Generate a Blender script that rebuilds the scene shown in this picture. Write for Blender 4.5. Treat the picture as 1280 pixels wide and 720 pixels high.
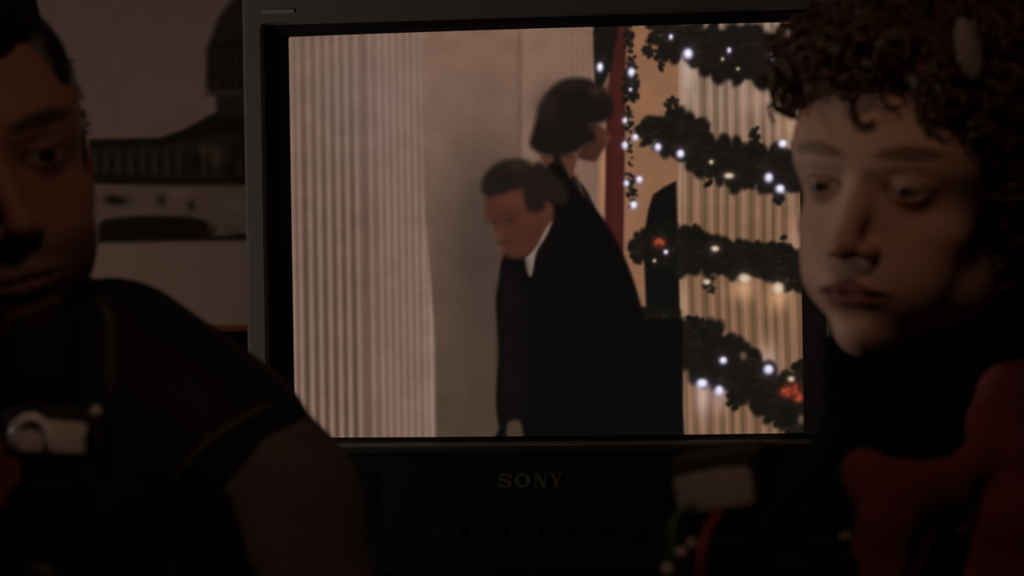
import bpy, bmesh, math, random
import numpy as np
from mathutils import Vector, Matrix
from mathutils.bvhtree import BVHTree

SURF = {}

for o in list(bpy.data.objects):
    bpy.data.objects.remove(o, do_unlink=True)
scene = bpy.context.scene
COL = scene.collection
R = math.radians

# ------------------------------------------------------------------ camera
F = 2350.0                      # focal length in pixels of a 1280x720 frame
CAM_Z = 1.50
ROLL = R(-0.95)
cam_d = bpy.data.cameras.new('camera_lens')
cam = bpy.data.objects.new('viewpoint_camera', cam_d)
COL.objects.link(cam)
cam_d.sensor_width = 36.0
cam_d.lens = F / 1280.0 * 36.0
cam_d.clip_start = 0.05
cam.matrix_world = Matrix.Translation((0, 0, CAM_Z)) @ Matrix.Rotation(R(90), 4, 'X') @ Matrix.Rotation(ROLL, 4, 'Z')
cam_d.dof.use_dof = True
cam_d.dof.focus_distance = 2.2
cam_d.dof.aperture_fstop = 6.0
scene.camera = cam

# ------------------------------------------------------------------ world, lights, exposure
w = bpy.data.worlds.new('dim_room_air')
scene.world = w
w.use_nodes = True
w.node_tree.nodes['Background'].inputs[0].default_value = (1.0, 0.82, 0.7, 1)
w.node_tree.nodes['Background'].inputs[1].default_value = 0.004
scene.view_settings.view_transform = 'Standard'
scene.view_settings.look = 'None'
scene.view_settings.exposure = 0.0
scene.view_settings.gamma = 1.0
scene.view_settings.use_curve_mapping = False


def area_light(name, loc, target, size, power, color, size_y=None):
    d = bpy.data.lights.new(name, 'AREA')
    d.energy = power
    d.color = color
    d.shape = 'RECTANGLE'
    d.size = size
    d.size_y = size_y or size
    o = bpy.data.objects.new(name, d)
    COL.objects.link(o)
    o.location = loc
    v = Vector(target) - Vector(loc)
    o.rotation_euler = v.to_track_quat('-Z', 'Y').to_euler()
    return o


# an added unseen globe lamp at left lights wall and bezel (built below); a bare warm area light, no fixture, is added to light both faces
GLOBE_POS = (-1.15, 1.72, 1.50)
GLOBE_L = 36.0
area_light('face_fill_light', (0.00, 0.66, 2.08), (0.02, 1.28, 1.52), 0.16, 0.56, (1.0, 0.56, 0.38))


# ------------------------------------------------------------------ helpers
def at(px, py, d):
    """World point seen at pixel (px, py) at depth d along the view."""
    x = (px - 640.0) / F * d
    y = (360.0 - py) / F * d
    c, s = math.cos(ROLL), math.sin(ROLL)
    return Vector((x * c - y * s, d, CAM_Z + x * s + y * c))


def lin(c):
    c = np.asarray(c, dtype=np.float64) / 255.0
    return np.where(c <= 0.04045, c / 12.92, ((c + 0.055) / 1.055) ** 2.4)


MATS = {}


def mat(name, base, rough=0.6, metal=0.0, spec=0.5, bump=None, noise=None, attr=None,
        sheen=0.0, coat=0.0, trans=0.0, emit=None):
    if name in MATS:
        return MATS[name]
    m = bpy.data.materials.new(name)
    m.use_nodes = True
    nt = m.node_tree
    b = nt.nodes['Principled BSDF']
    b.inputs['Base Color'].default_value = (*base, 1)
    b.inputs['Roughness'].default_value = rough
    b.inputs['Metallic'].default_value = metal
    b.inputs['Specular IOR Level'].default_value = spec
    b.inputs['Sheen Weight'].default_value = sheen
    b.inputs['Coat Weight'].default_value = coat
    b.inputs['Transmission Weight'].default_value = trans
    if emit:
        b.inputs['Emission Color'].default_value = (*emit[:3], 1)
        b.inputs['Emission Strength'].default_value = emit[3]
    tc = nt.nodes.new('ShaderNodeTexCoord')
    src = None
    if attr:
        a = nt.nodes.new('ShaderNodeAttribute')
        a.attribute_name = attr
        src = a.outputs['Color']
        nt.links.new(src, b.inputs['Base Color'])
    if noise:
        sc, amt = noise
        n = nt.nodes.new('ShaderNodeTexNoise')
        n.inputs['Scale'].default_value = sc
        n.inputs['Detail'].default_value = 6
        nt.links.new(tc.outputs['Object'], n.inputs['Vector'])
        mr = nt.nodes.new('ShaderNodeMapRange')
        mr.inputs['To Min'].default_value = 1 - amt
        mr.inputs['To Max'].default_value = 1 + amt
        nt.links.new(n.outputs['Fac'], mr.inputs['Value'])
        mx = nt.nodes.new('ShaderNodeVectorMath')
        mx.operation = 'SCALE'
        if src:
            nt.links.new(src, mx.inputs[0])
        else:
            mx.inputs[0].default_value = base
        nt.links.new(mr.outputs['Result'], mx.inputs['Scale'])
        nt.links.new(mx.outputs['Vector'], b.inputs['Base Color'])
    if bump:
        sc, st, dist = bump
        n2 = nt.nodes.new('ShaderNodeTexNoise')
        n2.inputs['Scale'].default_value = sc
        n2.inputs['Detail'].default_value = 5
        nt.links.new(tc.outputs['Object'], n2.inputs['Vector'])
        bp = nt.nodes.new('ShaderNodeBump')
        bp.inputs['Strength'].default_value = st
        bp.inputs['Distance'].default_value = dist
        nt.links.new(n2.outputs['Fac'], bp.inputs['Height'])
        nt.links.new(bp.outputs['Normal'], b.inputs['Normal'])
    MATS[name] = m
    return m


def link_mesh(name, me, material, parent=None, smooth=False):
    o = bpy.data.objects.new(name, me)
    COL.objects.link(o)
    if material:
        me.materials.append(material)
    if smooth and len(me.polygons):
        me.polygons.foreach_set('use_smooth', [True] * len(me.polygons))
    if parent:
        o.parent = parent
    return o


def obj(name, bm, material, parent=None, smooth=False):
    me = bpy.data.meshes.new(name)
    bmesh.ops.recalc_face_normals(bm, faces=bm.faces)
    bm.to_mesh(me)
    bm.free()
    return link_mesh(name, me, material, parent, smooth)


def obj_np(name, V, Fc, material, parent=None, smooth=True, col=None):
    me = bpy.data.meshes.new(name)
    V = np.ascontiguousarray(V, dtype=np.float32)
    Fc = np.ascontiguousarray(Fc, dtype=np.int32)
    k = Fc.shape[1]
    me.vertices.add(len(V))
    me.vertices.foreach_set('co', V.ravel())
    me.loops.add(Fc.size)
    me.loops.foreach_set('vertex_index', Fc.ravel())
    me.polygons.add(len(Fc))
    me.polygons.foreach_set('loop_start', np.arange(0, Fc.size, k, dtype=np.int32))
    me.update(calc_edges=True)
    if col is not None:
        a = me.attributes.new('col', 'FLOAT_COLOR', 'POINT')
        c4 = np.ones((len(V), 4), np.float32)
        c4[:, :3] = col
        a.data.foreach_set('color', c4.ravel())
    me.validate()
    return link_mesh(name, me, material, parent, smooth)


def tag(o, label=None, cat=None, group=None, kind=None):
    if label: o['label'] = label
    if cat: o['category'] = cat
    if group: o['group'] = group
    if kind: o['kind'] = kind
    return o


def empty(name, loc, rz=0.0):
    o = bpy.data.objects.new(name, None)
    COL.objects.link(o)
    o.location = loc
    o.rotation_euler = (0, 0, rz)
    o.empty_display_size = 0.05
    return o


def b_box(bm, c, s, bevel=0.0, M=None, seg=2):
    r = bmesh.ops.create_cube(bm, size=1.0)
    vs = r['verts']
    for v in vs:
        v.co = Vector((v.co.x * s[0], v.co.y * s[1], v.co.z * s[2]))
    if bevel > 0:
        es = list({e for v in vs for e in v.link_edges})
        rb = bmesh.ops.bevel(bm, geom=es, offset=bevel, segments=seg, profile=0.5, affect='EDGES')
        vs = list({v for f in rb['faces'] for v in f.verts} | {v for v in vs if v.is_valid})
    T = Matrix.Translation(c)
    if M is not None:
        T = M @ T
    for v in vs:
        v.co = T @ v.co
    return vs


def b_cyl(bm, p0, p1, r0, r1=None, n=20, cap=True):
    p0, p1 = Vector(p0), Vector(p1)
    r1 = r0 if r1 is None else r1
    d = p1 - p0
    q = d.to_track_quat('Z', 'Y').to_matrix().to_4x4()
    M = Matrix.Translation((p0 + p1) / 2) @ q
    bmesh.ops.create_cone(bm, cap_ends=cap, segments=n, radius1=r0, radius2=r1, depth=d.length, matrix=M)


def b_tube(bm, pts, rad, n=8):
    """Tube along points, rad scalar or list."""
    pts = [Vector(p) for p in pts]
    rads = rad if hasattr(rad, '__len__') else [rad] * len(pts)
    rings = []
    up = Vector((0.31, 0.17, 0.94))
    for i, p in enumerate(pts):
        t = (pts[min(i + 1, len(pts) - 1)] - pts[max(i - 1, 0)]).normalized()
        a = t.cross(up)
        if a.length < 1e-4:
            a = t.cross(Vector((1, 0, 0)))
        a.normalize()
        b = t.cross(a)
        rings.append([bm.verts.new(p + (a * math.cos(2 * math.pi * k / n) + b * math.sin(2 * math.pi * k / n)) * rads[i])
                      for k in range(n)])
    for r0, r1 in zip(rings, rings[1:]):
        for k in range(n):
            bm.faces.new((r0[k], r0[(k + 1) % n], r1[(k + 1) % n], r1[k]))
    bm.faces.new(rings[0][::-1])
    bm.faces.new(rings[-1])


def b_prism(bm, pts, y0, y1):
    """Outline of (x, z) points extruded from y0 to y1."""
    a = [bm.verts.new((x, y0, z)) for x, z in pts]
    b = [bm.verts.new((x, y1, z)) for x, z in pts]
    n = len(pts)
    bm.faces.new(a)
    bm.faces.new(b[::-1])
    for i in range(n):
        bm.faces.new((a[i], a[(i + 1) % n], b[(i + 1) % n], b[i]))


def rounded(x0, x1, z0, z1, r, n=5):
    out = []
    for cx, cz, a0 in ((x1 - r, z1 - r, 0), (x0 + r, z1 - r, 90), (x0 + r, z0 + r, 180), (x1 - r, z0 + r, 270)):
        for k in range(n + 1):
            a = R(a0 + 90.0 * k / n)
            out.append((cx + r * math.cos(a), cz + r * math.sin(a)))
    return out


def b_ring(bm, outer, inner, yo, yi):
    """Frame between two outlines of equal point count; outer at depth yo, inner at yi; returns loops."""
    a = [bm.verts.new((x, yo, z)) for x, z in outer]
    b = [bm.verts.new((x, yi, z)) for x, z in inner]
    n = len(a)
    for i in range(n):
        bm.faces.new((a[i], a[(i + 1) % n], b[(i + 1) % n], b[i]))
    return a, b


# ------------------------------------------------------------------ 2-D painting for printed and displayed pictures
class Canvas:
    """Colour samples at points (X, Y) in picture units; sRGB 0..255 values."""
    def __init__(self, X, Y, seed=3):
        self.X, self.Y = X, Y
        self.C = np.zeros(X.shape + (3,))
        self.rng = np.random.RandomState(seed)

    def mix(self, m, c):
        m = np.clip(m, 0, 1)[..., None]
        self.C = self.C * (1 - m) + np.asarray(c, float) * m

    def sdf(self, pts):
        P = np.asarray(pts, float)
        X, Y = self.X, self.Y
        d = np.full(X.shape, 1e18)
        s = np.ones(X.shape)
        n = len(P)
        j = n - 1
        for i in range(n):
            ex, ey = P[j] - P[i]
            wx, wy = X - P[i, 0], Y - P[i, 1]
            t = np.clip((wx * ex + wy * ey) / (ex * ex + ey * ey + 1e-9), 0, 1)
            bx, by = wx - ex * t, wy - ey * t
            d = np.minimum(d, bx * bx + by * by)
            c1 = Y >= P[i, 1]
            c2 = Y < P[j, 1]
            c3 = ex * wy > ey * wx
            flip = (c1 & c2 & c3) | (~c1 & ~c2 & ~c3)
            s = np.where(flip, -s, s)
            j = i
        return s * np.sqrt(d)

    def poly(self, pts, c, soft=2.0, amt=1.0, smooth=True):
        if smooth:
            pts = catmull(pts, 4)
        d = self.sdf(pts)
        self.mix(amt * np.clip(0.5 - d / soft, 0, 1), c)

    def blob(self, x, y, r, c, amt=1.0, ry=None, power=2.0):
        ry = ry or r
        d = np.sqrt(((self.X - x) / r) ** 2 + ((self.Y - y) / ry) ** 2)
        self.mix(amt * np.exp(-(d ** power)), c)

    def disc(self, x, y, r, c, soft=0.3, ry=None, amt=1.0):
        ry = ry or r
        d = np.sqrt(((self.X - x) / r) ** 2 + ((self.Y - y) / ry) ** 2)
        self.mix(amt * np.clip((1 - d) / soft + 0.5, 0, 1), c)


def catmull(pts, n=4):
    P = np.asarray(pts, float)
    out = []
    N = len(P)
    for i in range(N):
        p0, p1, p2, p3 = P[i - 1], P[i], P[(i + 1) % N], P[(i + 2) % N]
        for k in range(n):
            t = k / n
            out.append(0.5 * ((2 * p1) + (-p0 + p2) * t + (2 * p0 - 5 * p1 + 4 * p2 - p3) * t * t
                              + (-p0 + 3 * p1 - 3 * p2 + p3) * t ** 3))
    return np.array(out)


def smoothnoise(shape, cells, seed):
    r = np.random.RandomState(seed)
    g = r.rand(cells[0] + 2, cells[1] + 2)
    a = np.linspace(0, cells[0], shape[0])
    b = np.linspace(0, cells[1], shape[1])
    i, j = a.astype(int), b.astype(int)
    u, v = (a - i)[:, None], (b - j)[None]
    u, v = u * u * (3 - 2 * u), v * v * (3 - 2 * v)
    g00, g01 = g[np.ix_(i, j)], g[np.ix_(i, j + 1)]
    g10, g11 = g[np.ix_(i + 1, j)], g[np.ix_(i + 1, j + 1)]
    return (g00 * (1 - u) * (1 - v) + g01 * (1 - u) * v + g10 * u * (1 - v) + g11 * u * v) - 0.5


def grid_faces(nu, nv):
    i = np.arange(nu * nv).reshape(nv, nu)
    return np.stack([i[:-1, :-1], i[:-1, 1:], i[1:, 1:], i[1:, :-1]], -1).reshape(-1, 4)


# ------------------------------------------------------------------ signed-distance sculpting (surface nets)
class Field:
    def __init__(self, xs, ys, zs, base=0.06):
        self.ax = [np.asarray(a, np.float32) for a in (xs, ys, zs)]
        self.F = np.full([len(a) for a in self.ax], base, np.float32)
        self.M = Matrix.Identity(4)

    def frame(self, M):
        self.M = M
        self.Mi = np.array(M.inverted(), np.float32)

    def _sub(self, c, rad):
        wc = self.M @ Vector(c)
        sl = []
        for k in range(3):
            a = self.ax[k]
            i0 = int(np.searchsorted(a, wc[k] - rad))
            i1 = int(np.searchsorted(a, wc[k] + rad))
            if i1 <= i0:
                return None
            sl.append(slice(i0, i1))
        x = self.ax[0][sl[0]][:, None, None]
        y = self.ax[1][sl[1]][None, :, None]
        z = self.ax[2][sl[2]][None, None, :]
        m = self.Mi
        P = [m[r, 0] * x + m[r, 1] * y + m[r, 2] * z + m[r, 3] for r in range(3)]
        return tuple(sl), P

    def _comb(self, sl, d, k, mode):
        A = self.F[sl]
        if mode == 'add':
            if k <= 0:
                self.F[sl] = np.minimum(A, d)
            else:
                h = np.clip(0.5 + 0.5 * (A - d) / k, 0, 1)
                self.F[sl] = A * (1 - h) + d * h - k * h * (1 - h)
        else:
            d = -d
            if k <= 0:
                self.F[sl] = np.maximum(A, d)
            else:
                h = np.clip(0.5 - 0.5 * (A - d) / k, 0, 1)
                self.F[sl] = A * (1 - h) + d * h + k * h * (1 - h)

    def ell(self, c, r, k=0.01, mode='add', rot=None):
        s = self._sub(c, max(r) * 1.02 + k + 0.02)
        if s is None: return
        sl, P = s
        p = [P[i] - c[i] for i in range(3)]
        if rot is not None:
            m = np.array(rot.inverted(), np.float32)
            p = [m[i, 0] * p[0] + m[i, 1] * p[1] + m[i, 2] * p[2] for i in range(3)]
        k0 = np.sqrt(sum((p[i] / r[i]) ** 2 for i in range(3)))
        k1 = np.sqrt(sum((p[i] / (r[i] * r[i])) ** 2 for i in range(3))) + 1e-6
        self._comb(sl, k0 * (k0 - 1) / k1, k, mode)

    def cap(self, a, b, ra, rb=None, k=0.01, mode='add', flat=None):
        rb = ra if rb is None else rb
        c = [(a[i] + b[i]) / 2 for i in range(3)]
        L = math.dist(a, b)
        s = self._sub(c, L / 2 + max(ra, rb) + k + 0.02)
        if s is None: return
        sl, P = s
        sc = flat or (1, 1, 1)
        ab = [(b[i] - a[i]) * sc[i] for i in range(3)]
        q = sum(v * v for v in ab) + 1e-12
        pa = [(P[i] - a[i]) * sc[i] for i in range(3)]
        t = np.clip(sum(pa[i] * ab[i] for i in range(3)) / q, 0, 1)
        d = np.sqrt(sum((pa[i] - ab[i] * t) ** 2 for i in range(3))) - (ra + (rb - ra) * t)
        self._comb(sl, d, k, mode)

    def chain(self, pts, rs, k=0.01, flat=None):
        for i in range(len(pts) - 1):
            self.cap(pts[i], pts[i + 1], rs[i], rs[i + 1], k, flat=flat)

    def box(self, c, h, r=0.01, k=0.01, mode='add', rot=None):
        s = self._sub(c, math.sqrt(sum(v * v for v in h)) + r + k + 0.02)
        if s is None: return
        sl, P = s
        p = [P[i] - c[i] for i in range(3)]
        if rot is not None:
            m = np.array(rot.inverted(), np.float32)
            p = [m[i, 0] * p[0] + m[i, 1] * p[1] + m[i, 2] * p[2] for i in range(3)]
        q = [np.abs(p[i]) - (h[i] - r) for i in range(3)]
        d = np.sqrt(sum(np.maximum(v, 0) ** 2 for v in q)) + np.minimum(np.maximum(np.maximum(q[0], q[1]), q[2]), 0) - r
        self._comb(sl, d, k, mode)

    def cut_plane(self, n, c, below=True):
        """Keep only points where n.(p-c) <= 0 (local frame)."""
        x = self.ax[0][:, None, None]; y = self.ax[1][None, :, None]; z = self.ax[2][None, None, :]
        m = self.Mi
        P = [m[r, 0] * x + m[r, 1] * y + m[r, 2] * z + m[r, 3] for r in range(3)]
        d = sum(n[i] * (P[i] - c[i]) for i in range(3))
        self.F = np.maximum(self.F, d.astype(np.float32))

    def wrinkle(self, amp, freq, seed=0):
        r = np.random.RandomState(seed)
        x = self.ax[0][:, None, None]; y = self.ax[1][None, :, None]; z = self.ax[2][None, None, :]
        acc = 0
        for q in range(7):
            v = r.randn(3); v /= np.linalg.norm(v)
            f = freq * (0.6 + 0.25 * q)
            acc = acc + np.sin((v[0] * x + v[1] * y + v[2] * z) * f + r.rand() * 6.28
                               + 1.3 * np.sin((v[1] * x - v[0] * y + v[2] * z) * f * 0.45)) / (1 + 0.35 * q)
        self.F = (self.F + amp * acc / 2.5).astype(np.float32)

    def mesh(self):
        Fv = self.F
        S = Fv < 0
        nx, ny, nz = Fv.shape
        cnt = np.zeros((nx - 1, ny - 1, nz - 1), np.int8)
        for a in (0, 1):
            for b in (0, 1):
                for c in (0, 1):
                    cnt += S[a:nx - 1 + a, b:ny - 1 + b, c:nz - 1 + c]
        act = np.argwhere((cnt > 0) & (cnt < 8))
        idx = np.full(cnt.shape, -1, np.int32)
        idx[act[:, 0], act[:, 1], act[:, 2]] = np.arange(len(act))
        acc = np.zeros((len(act), 3)); num = np.zeros(len(act))
        corners = [(a, b, c) for a in (0, 1) for b in (0, 1) for c in (0, 1)]
        X = self.ax
        for p in corners:
            for ax_ in range(3):
                if p[ax_] == 1: continue
                q = list(p); q[ax_] = 1
                i0 = act + np.array(p); i1 = act + np.array(q)
                f0 = Fv[i0[:, 0], i0[:, 1], i0[:, 2]]; f1 = Fv[i1[:, 0], i1[:, 1], i1[:, 2]]
                cr = (f0 < 0) != (f1 < 0)
                t = np.where(cr, f0 / np.where(cr, f0 - f1, 1), 0)
                for k in range(3):
                    a0 = X[k][i0[:, k]]; a1 = X[k][i1[:, k]]
                    acc[:, k] += np.where(cr, a0 + (a1 - a0) * t, 0)
                num += cr
        V = acc / num[:, None]
        faces = []
        for ax_ in range(3):
            s0 = [slice(1, -1)] * 3; s1 = [slice(1, -1)] * 3
            s0[ax_] = slice(0, -1); s1[ax_] = slice(1, None)
            A, B = S[tuple(s0)], S[tuple(s1)]
            e = np.argwhere(A != B)
            if not len(e): continue
            off = np.array([1, 1, 1]); off[ax_] = 0
            sg = A[e[:, 0], e[:, 1], e[:, 2]]
            e = e + off
            u, v = (ax_ + 1) % 3, (ax_ + 2) % 3
            du = np.zeros(3, int); du[u] = 1
            dv = np.zeros(3, int); dv[v] = 1
            q = []
            for o_ in (-du - dv, -dv, 0 * du, -du):
                c = e + o_
                q.append(idx[c[:, 0], c[:, 1], c[:, 2]])
            q = np.stack(q, 1)
            q[~sg] = q[~sg][:, ::-1]
            faces.append(q)
        return V, np.concatenate(faces)


def rng_axis(lo, hi, fine_lo, fine_hi, fine, coarse):
    a = np.arange(fine_lo, fine_hi, fine)
    def side(start, stop, sgn):
        out = []; p = start; st = fine
        while (p - stop) * sgn < 0:
            st = min(st * 1.25, coarse); p += sgn * st; out.append(p)
        return out
    left = side(a[0], lo, -1)[::-1]
    right = side(a[-1], hi, 1)
    return np.concatenate([left, a, right])


# ================================================================== ROOM
WALL_Y = 3.05
M_wall = mat('wall_paint', (0.030, 0.026, 0.024), 0.85, noise=(3.0, 0.15), bump=(180, 0.15, 0.002))
M_floor = mat('carpet', (0.05, 0.045, 0.042), 0.95, noise=(40, 0.3), bump=(400, 0.5, 0.004))
M_ceil = mat('ceiling_paint', (0.30, 0.28, 0.26), 0.9, noise=(5, 0.06))
M_base = mat('baseboard_paint', (0.02, 0.018, 0.017), 0.5)


def slab(name, c, s, m):
    bm = bmesh.new(); b_box(bm, c, s)
    return tag(obj(name, bm, m), kind='structure')


slab('floor', (0, 0.8, -0.05), (5.2, 5.2, 0.1), M_floor)
slab('ceiling', (0, 0.8, 2.65), (5.2, 5.2, 0.1), M_ceil)
slab('wall_back', (0, WALL_Y + 0.05, 1.3), (5.2, 0.1, 2.6), M_wall)
slab('wall_left', (-2.55, 0.75, 1.3), (0.1, 4.5, 2.6), M_wall)
slab('wall_right', (2.55, 0.75, 1.3), (0.1, 4.5, 2.6), M_wall)
slab('wall_front', (0, -1.55, 1.3), (5.2, 0.1, 2.6), M_wall)
slab('baseboard_back', (0, WALL_Y - 0.008, 0.05), (5.0, 0.016, 0.1), M_base)

# floor lamp added out of view, its globe brightening picture and bezel
gp = empty('added_floor_lamp', (GLOBE_POS[0], GLOBE_POS[1], 0))
gz_ = GLOBE_POS[2]
bm = bmesh.new(); bmesh.ops.create_uvsphere(bm, u_segments=32, v_segments=16, radius=0.09, matrix=Matrix.Translation((0, 0, gz_)))
obj('globe', bm, mat('fill_globe', (0.6, 0.55, 0.5), 0.4, emit=(1.0, 0.80, 0.69, GLOBE_L)), gp, True)
bm = bmesh.new(); b_cyl(bm, (0, 0, gz_ - 0.125), (0, 0, gz_ - 0.075), 0.02, 0.045)
obj('socket', bm, M_base, gp)
bm = bmesh.new(); b_tube(bm, [(0, 0, 0.02), (0, 0, gz_ - 0.12)], 0.011, 12)
obj('pole', bm, M_base, gp)
bm = bmesh.new(); b_cyl(bm, (0, 0, 0), (0, 0, 0.022), 0.15, 0.14, 32)
obj('base', bm, M_base, gp)
tag(gp, 'added unseen floor lamp, small glowing globe on a thin black pole', 'lamp')

# ================================================================== FRAMED PICTURE
M_black_frame = mat('black_lacquer', (0.004, 0.004, 0.004), 0.8, spec=0.05)
pic_l = at(45, 200, WALL_Y - 0.02).x
pic_b = at(285, 414, WALL_Y - 0.02).z
PW, PH = 1.02, 0.95
pic = empty('framed_picture', (pic_l + PW / 2, WALL_Y, pic_b))
tag(pic, 'large framed photograph of a domed capitol building hanging on the dark wall', 'picture')
nu, nv = 420, 400
u, v = np.meshgrid(np.linspace(0, 1, nu), np.linspace(0, 1, nv))
# picture units: photograph pixels; left edge 45, bottom edge 414
pxm = F / (WALL_Y - 0.02)
X = 45 + u * PW * pxm
Y = 414 - v * PH * pxm
cv = Canvas(X, Y)
cv.C[:] = (148, 129, 121)
cv.C *= (1.0 + 0.05 * smoothnoise(X.shape, (40, 40), 1) + 0.10 * smoothnoise(X.shape, (5, 5), 2))[..., None]
cv.mix(np.clip((260 - X) / 300, 0, 1) * 0.28, (128, 108, 100))
DX = 338.0        # axis of the dome
DK, MD, LT = (30, 28, 22), (56, 50, 40), (98, 85, 74)


def mirror(pts):
    return pts, [(2 * DX - x, y) for x, y in pts][::-1]


# dome, drum and steps
cv.poly([(DX - 62, 172), (DX - 68, 120), (DX - 80, 108), (DX - 78, 60), (DX - 62, 20), (DX - 34, -14), (DX - 12, -32), (DX - 6, -78),
         (DX + 6, -78), (DX + 12, -32), (DX + 34, -14), (DX + 62, 20), (DX + 78, 60), (DX + 80, 108), (DX + 68, 120), (DX + 62, 172)], MD, 8, smooth=False)
for k in range(13):
    x = DX - 72 + k * 12
    cv.poly([(x - 2.6, 118), (x - 2.6, 66), (x + 2.6, 66), (x + 2.6, 118)], DK, 6, 0.45, smooth=False)
cv.poly([(DX - 82, 112), (DX + 82, 112), (DX + 82, 120), (DX - 82, 120)], LT, 5, 0.6, smooth=False)
cv.poly([(DX - 70, 52), (DX + 70, 52), (DX + 70, 60), (DX - 70, 60)], DK, 5, 0.6, smooth=False)
for side in mirror([(110, 178), (112, 172), (200, 171), (232, 160), (262, 144), (285, 132), (DX, 128), (DX, 240), (110, 226)]):
    cv.poly(side, MD, 6, smooth=False)
for side in mirror([(112, 172), (200, 172), (238, 160), (266, 143), (DX, 150), (DX, 166), (262, 168), (200, 181), (112, 182)]):
    cv.poly(side, DK, 7, 0.8, smooth=False)
for k in range(60):
    x = 116 + k * 7.6
    cv.blob(x, 204 + 4 * math.sin(k * 2.1), 2.6, DK if k % 2 else LT, 0.55, 16)
for x, y, r_, ry_, c_ in ((270, 196, 10, 14, LT), (286, 214, 8, 12, DK), (240, 205, 9, 12, DK), (300, 190, 12, 16, DK),
                          (330, 208, 9, 16, DK), (255, 186, 8, 8, LT), (310, 225, 26, 9, DK), (400, 214, 14, 12, DK)):
    cv.blob(x, y, r_, c_, 0.8, ry_)
for side in mirror([(112, 214), (180, 217), (230, 222), (DX, 228), (DX, 240), (112, 226)]):
    cv.poly(side, DK, 7, 0.75, smooth=False)
# forecourt with parked shapes, hedge, plain foreground
cv.poly([(40, 228), (1000, 240), (1000, 420), (40, 420)], (128, 112, 103), 8, smooth=False)
for x, y, r_, ry_, c_ in ((146, 249, 13, 6, DK), (138, 246, 8, 5, DK), (200, 249, 6, 8, MD), (237, 256, 5, 7, MD), (224, 240, 14, 5, (150, 132, 126)),
                          (290, 258, 16, 7, (140, 124, 118)), (175, 262, 22, 6, (140, 122, 117)), (420, 250, 14, 7, DK), (520, 252, 18, 6, DK)):
    cv.blob(x, y, r_, c_, 0.85, ry_)
cv.poly([(120, 280), (128, 272), (170, 268), (235, 270), (256, 276), (264, 296), (300, 292), (330, 300), (120, 300)], (34, 31, 26), 7, smooth=False)
cv.blob(262, 288, 6, MD, 0.9, 9); cv.blob(286, 286, 14, LT, 0.6, 5)
cv.poly([(360, 280), (560, 272), (640, 284), (640, 302), (360, 300)], (34, 31, 26), 7, smooth=False)
cv.poly([(40, 303), (1000, 303), (1000, 408), (40, 408)], (150, 131, 120), 6, smooth=False)
cv.poly([(40, 406.5), (1000, 406.5), (1000, 424), (40, 424)], (112, 64, 40), 2.5, smooth=False)
V = np.stack([(u - 0.5).ravel() * PW, np.full(u.size, -0.014), v.ravel() * PH], 1)
print_o = obj_np('photo_print', V, grid_faces(nu, nv), mat('photo_paper', (0.2, 0.2, 0.2), 0.8, attr='col', spec=0.08), pic, True, lin(cv.C).reshape(-1, 3))
fw = 0.046
for cx, cz, sx, sz in ((-PW / 2 - fw / 2, PH / 2, fw, PH + 2 * fw), (PW / 2 + fw / 2, PH / 2, fw, PH + 2 * fw),
                       (0, -fw / 2, PW, fw), (0, PH + fw / 2, PW, fw)):
    bm = bmesh.new(); b_box(bm, (cx, -0.017, cz), (sx, 0.034, sz), 0.004)
    obj('frame_rail', bm, M_black_frame, pic)
bm = bmesh.new(); b_box(bm, (0, -0.006, PH / 2), (PW, 0.01, PH))
obj('backing_board', bm, M_black_frame, pic)

# ================================================================== TELEVISION
SW, SH = 0.603, 0.4795
TV_YAW = R(-5.4)
scr_c = at(677.0, 290.0, 2.2)
TVB = -0.40                                    # cabinet bottom below the screen centre
tv = empty('television', (scr_c.x, scr_c.y, scr_c.z + TVB), TV_YAW)
tag(tv, 'large grey cathode ray television playing a film scene, standing on a cart', 'television')
zc = -TVB                                      # screen centre height in the set's own frame
M_tv_grey = mat('tv_grey_plastic', (0.098, 0.090, 0.087), 0.6, bump=(900, 0.12, 0.0006), spec=0.2)
M_tv_dark = mat('tv_dark_plastic', (0.004, 0.004, 0.004), 0.7, spec=0.15)
M_tv_mask = mat('tv_screen_surround', (0.006, 0.006, 0.006), 0.6, spec=0.2)
M_tv_lip = mat('tv_lip_plastic', (0.014, 0.016, 0.013), 0.7, spec=0.15)
M_logo = mat('tv_logo_silver', (0.055, 0.055, 0.042), 0.6, spec=0.2)

HW = SW / 2 + 0.0525
TOP, BOT = zc + SH / 2 + 0.052, 0.0
PAN = zc - SH / 2 - 0.006                      # top of the lower panel
# bezel ring: outer edge, flat face, inner edge, sloped recess
bm = bmesh.new()
o0 = rounded(-HW, HW, BOT, TOP, 0.012)
o1 = rounded(-HW + 0.005, HW - 0.005, BOT + 0.005, TOP - 0.005, 0.010)
i1 = rounded(-SW / 2 - 0.030, SW / 2 + 0.030, PAN - 0.002, zc + SH / 2 + 0.0155, 0.008)
b_ring(bm, o0, o0, 0.055, 0.008)
b_ring(bm, o0, o1, 0.008, 0.0)
b_ring(bm, o1, i1, 0.0, 0.0)
i2 = rounded(-SW / 2 - 0.027, SW / 2 + 0.027, PAN, zc + SH / 2 + 0.013, 0.007)
b_ring(bm, i1, i2, 0.0, 0.008)
b_ring(bm, i2, i2, 0.008, 0.03)
bmesh.ops.remove_doubles(bm, verts=bm.verts, dist=1e-5)
obj('bezel', bm, M_tv_grey, tv)
# dark surround sloping in to the tube
bm = bmesh.new()
m0 = rounded(-SW / 2 - 0.027, SW / 2 + 0.027, PAN, zc + SH / 2 + 0.013, 0.007)
m1 = rounded(-SW / 2, SW / 2, zc - SH / 2, zc + SH / 2, 0.0025)
b_ring(bm, m0, m1, 0.009, 0.021)
b_ring(bm, m1, m1, 0.021, 0.036)
obj('screen_surround', bm, M_tv_mask, tv)
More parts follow.
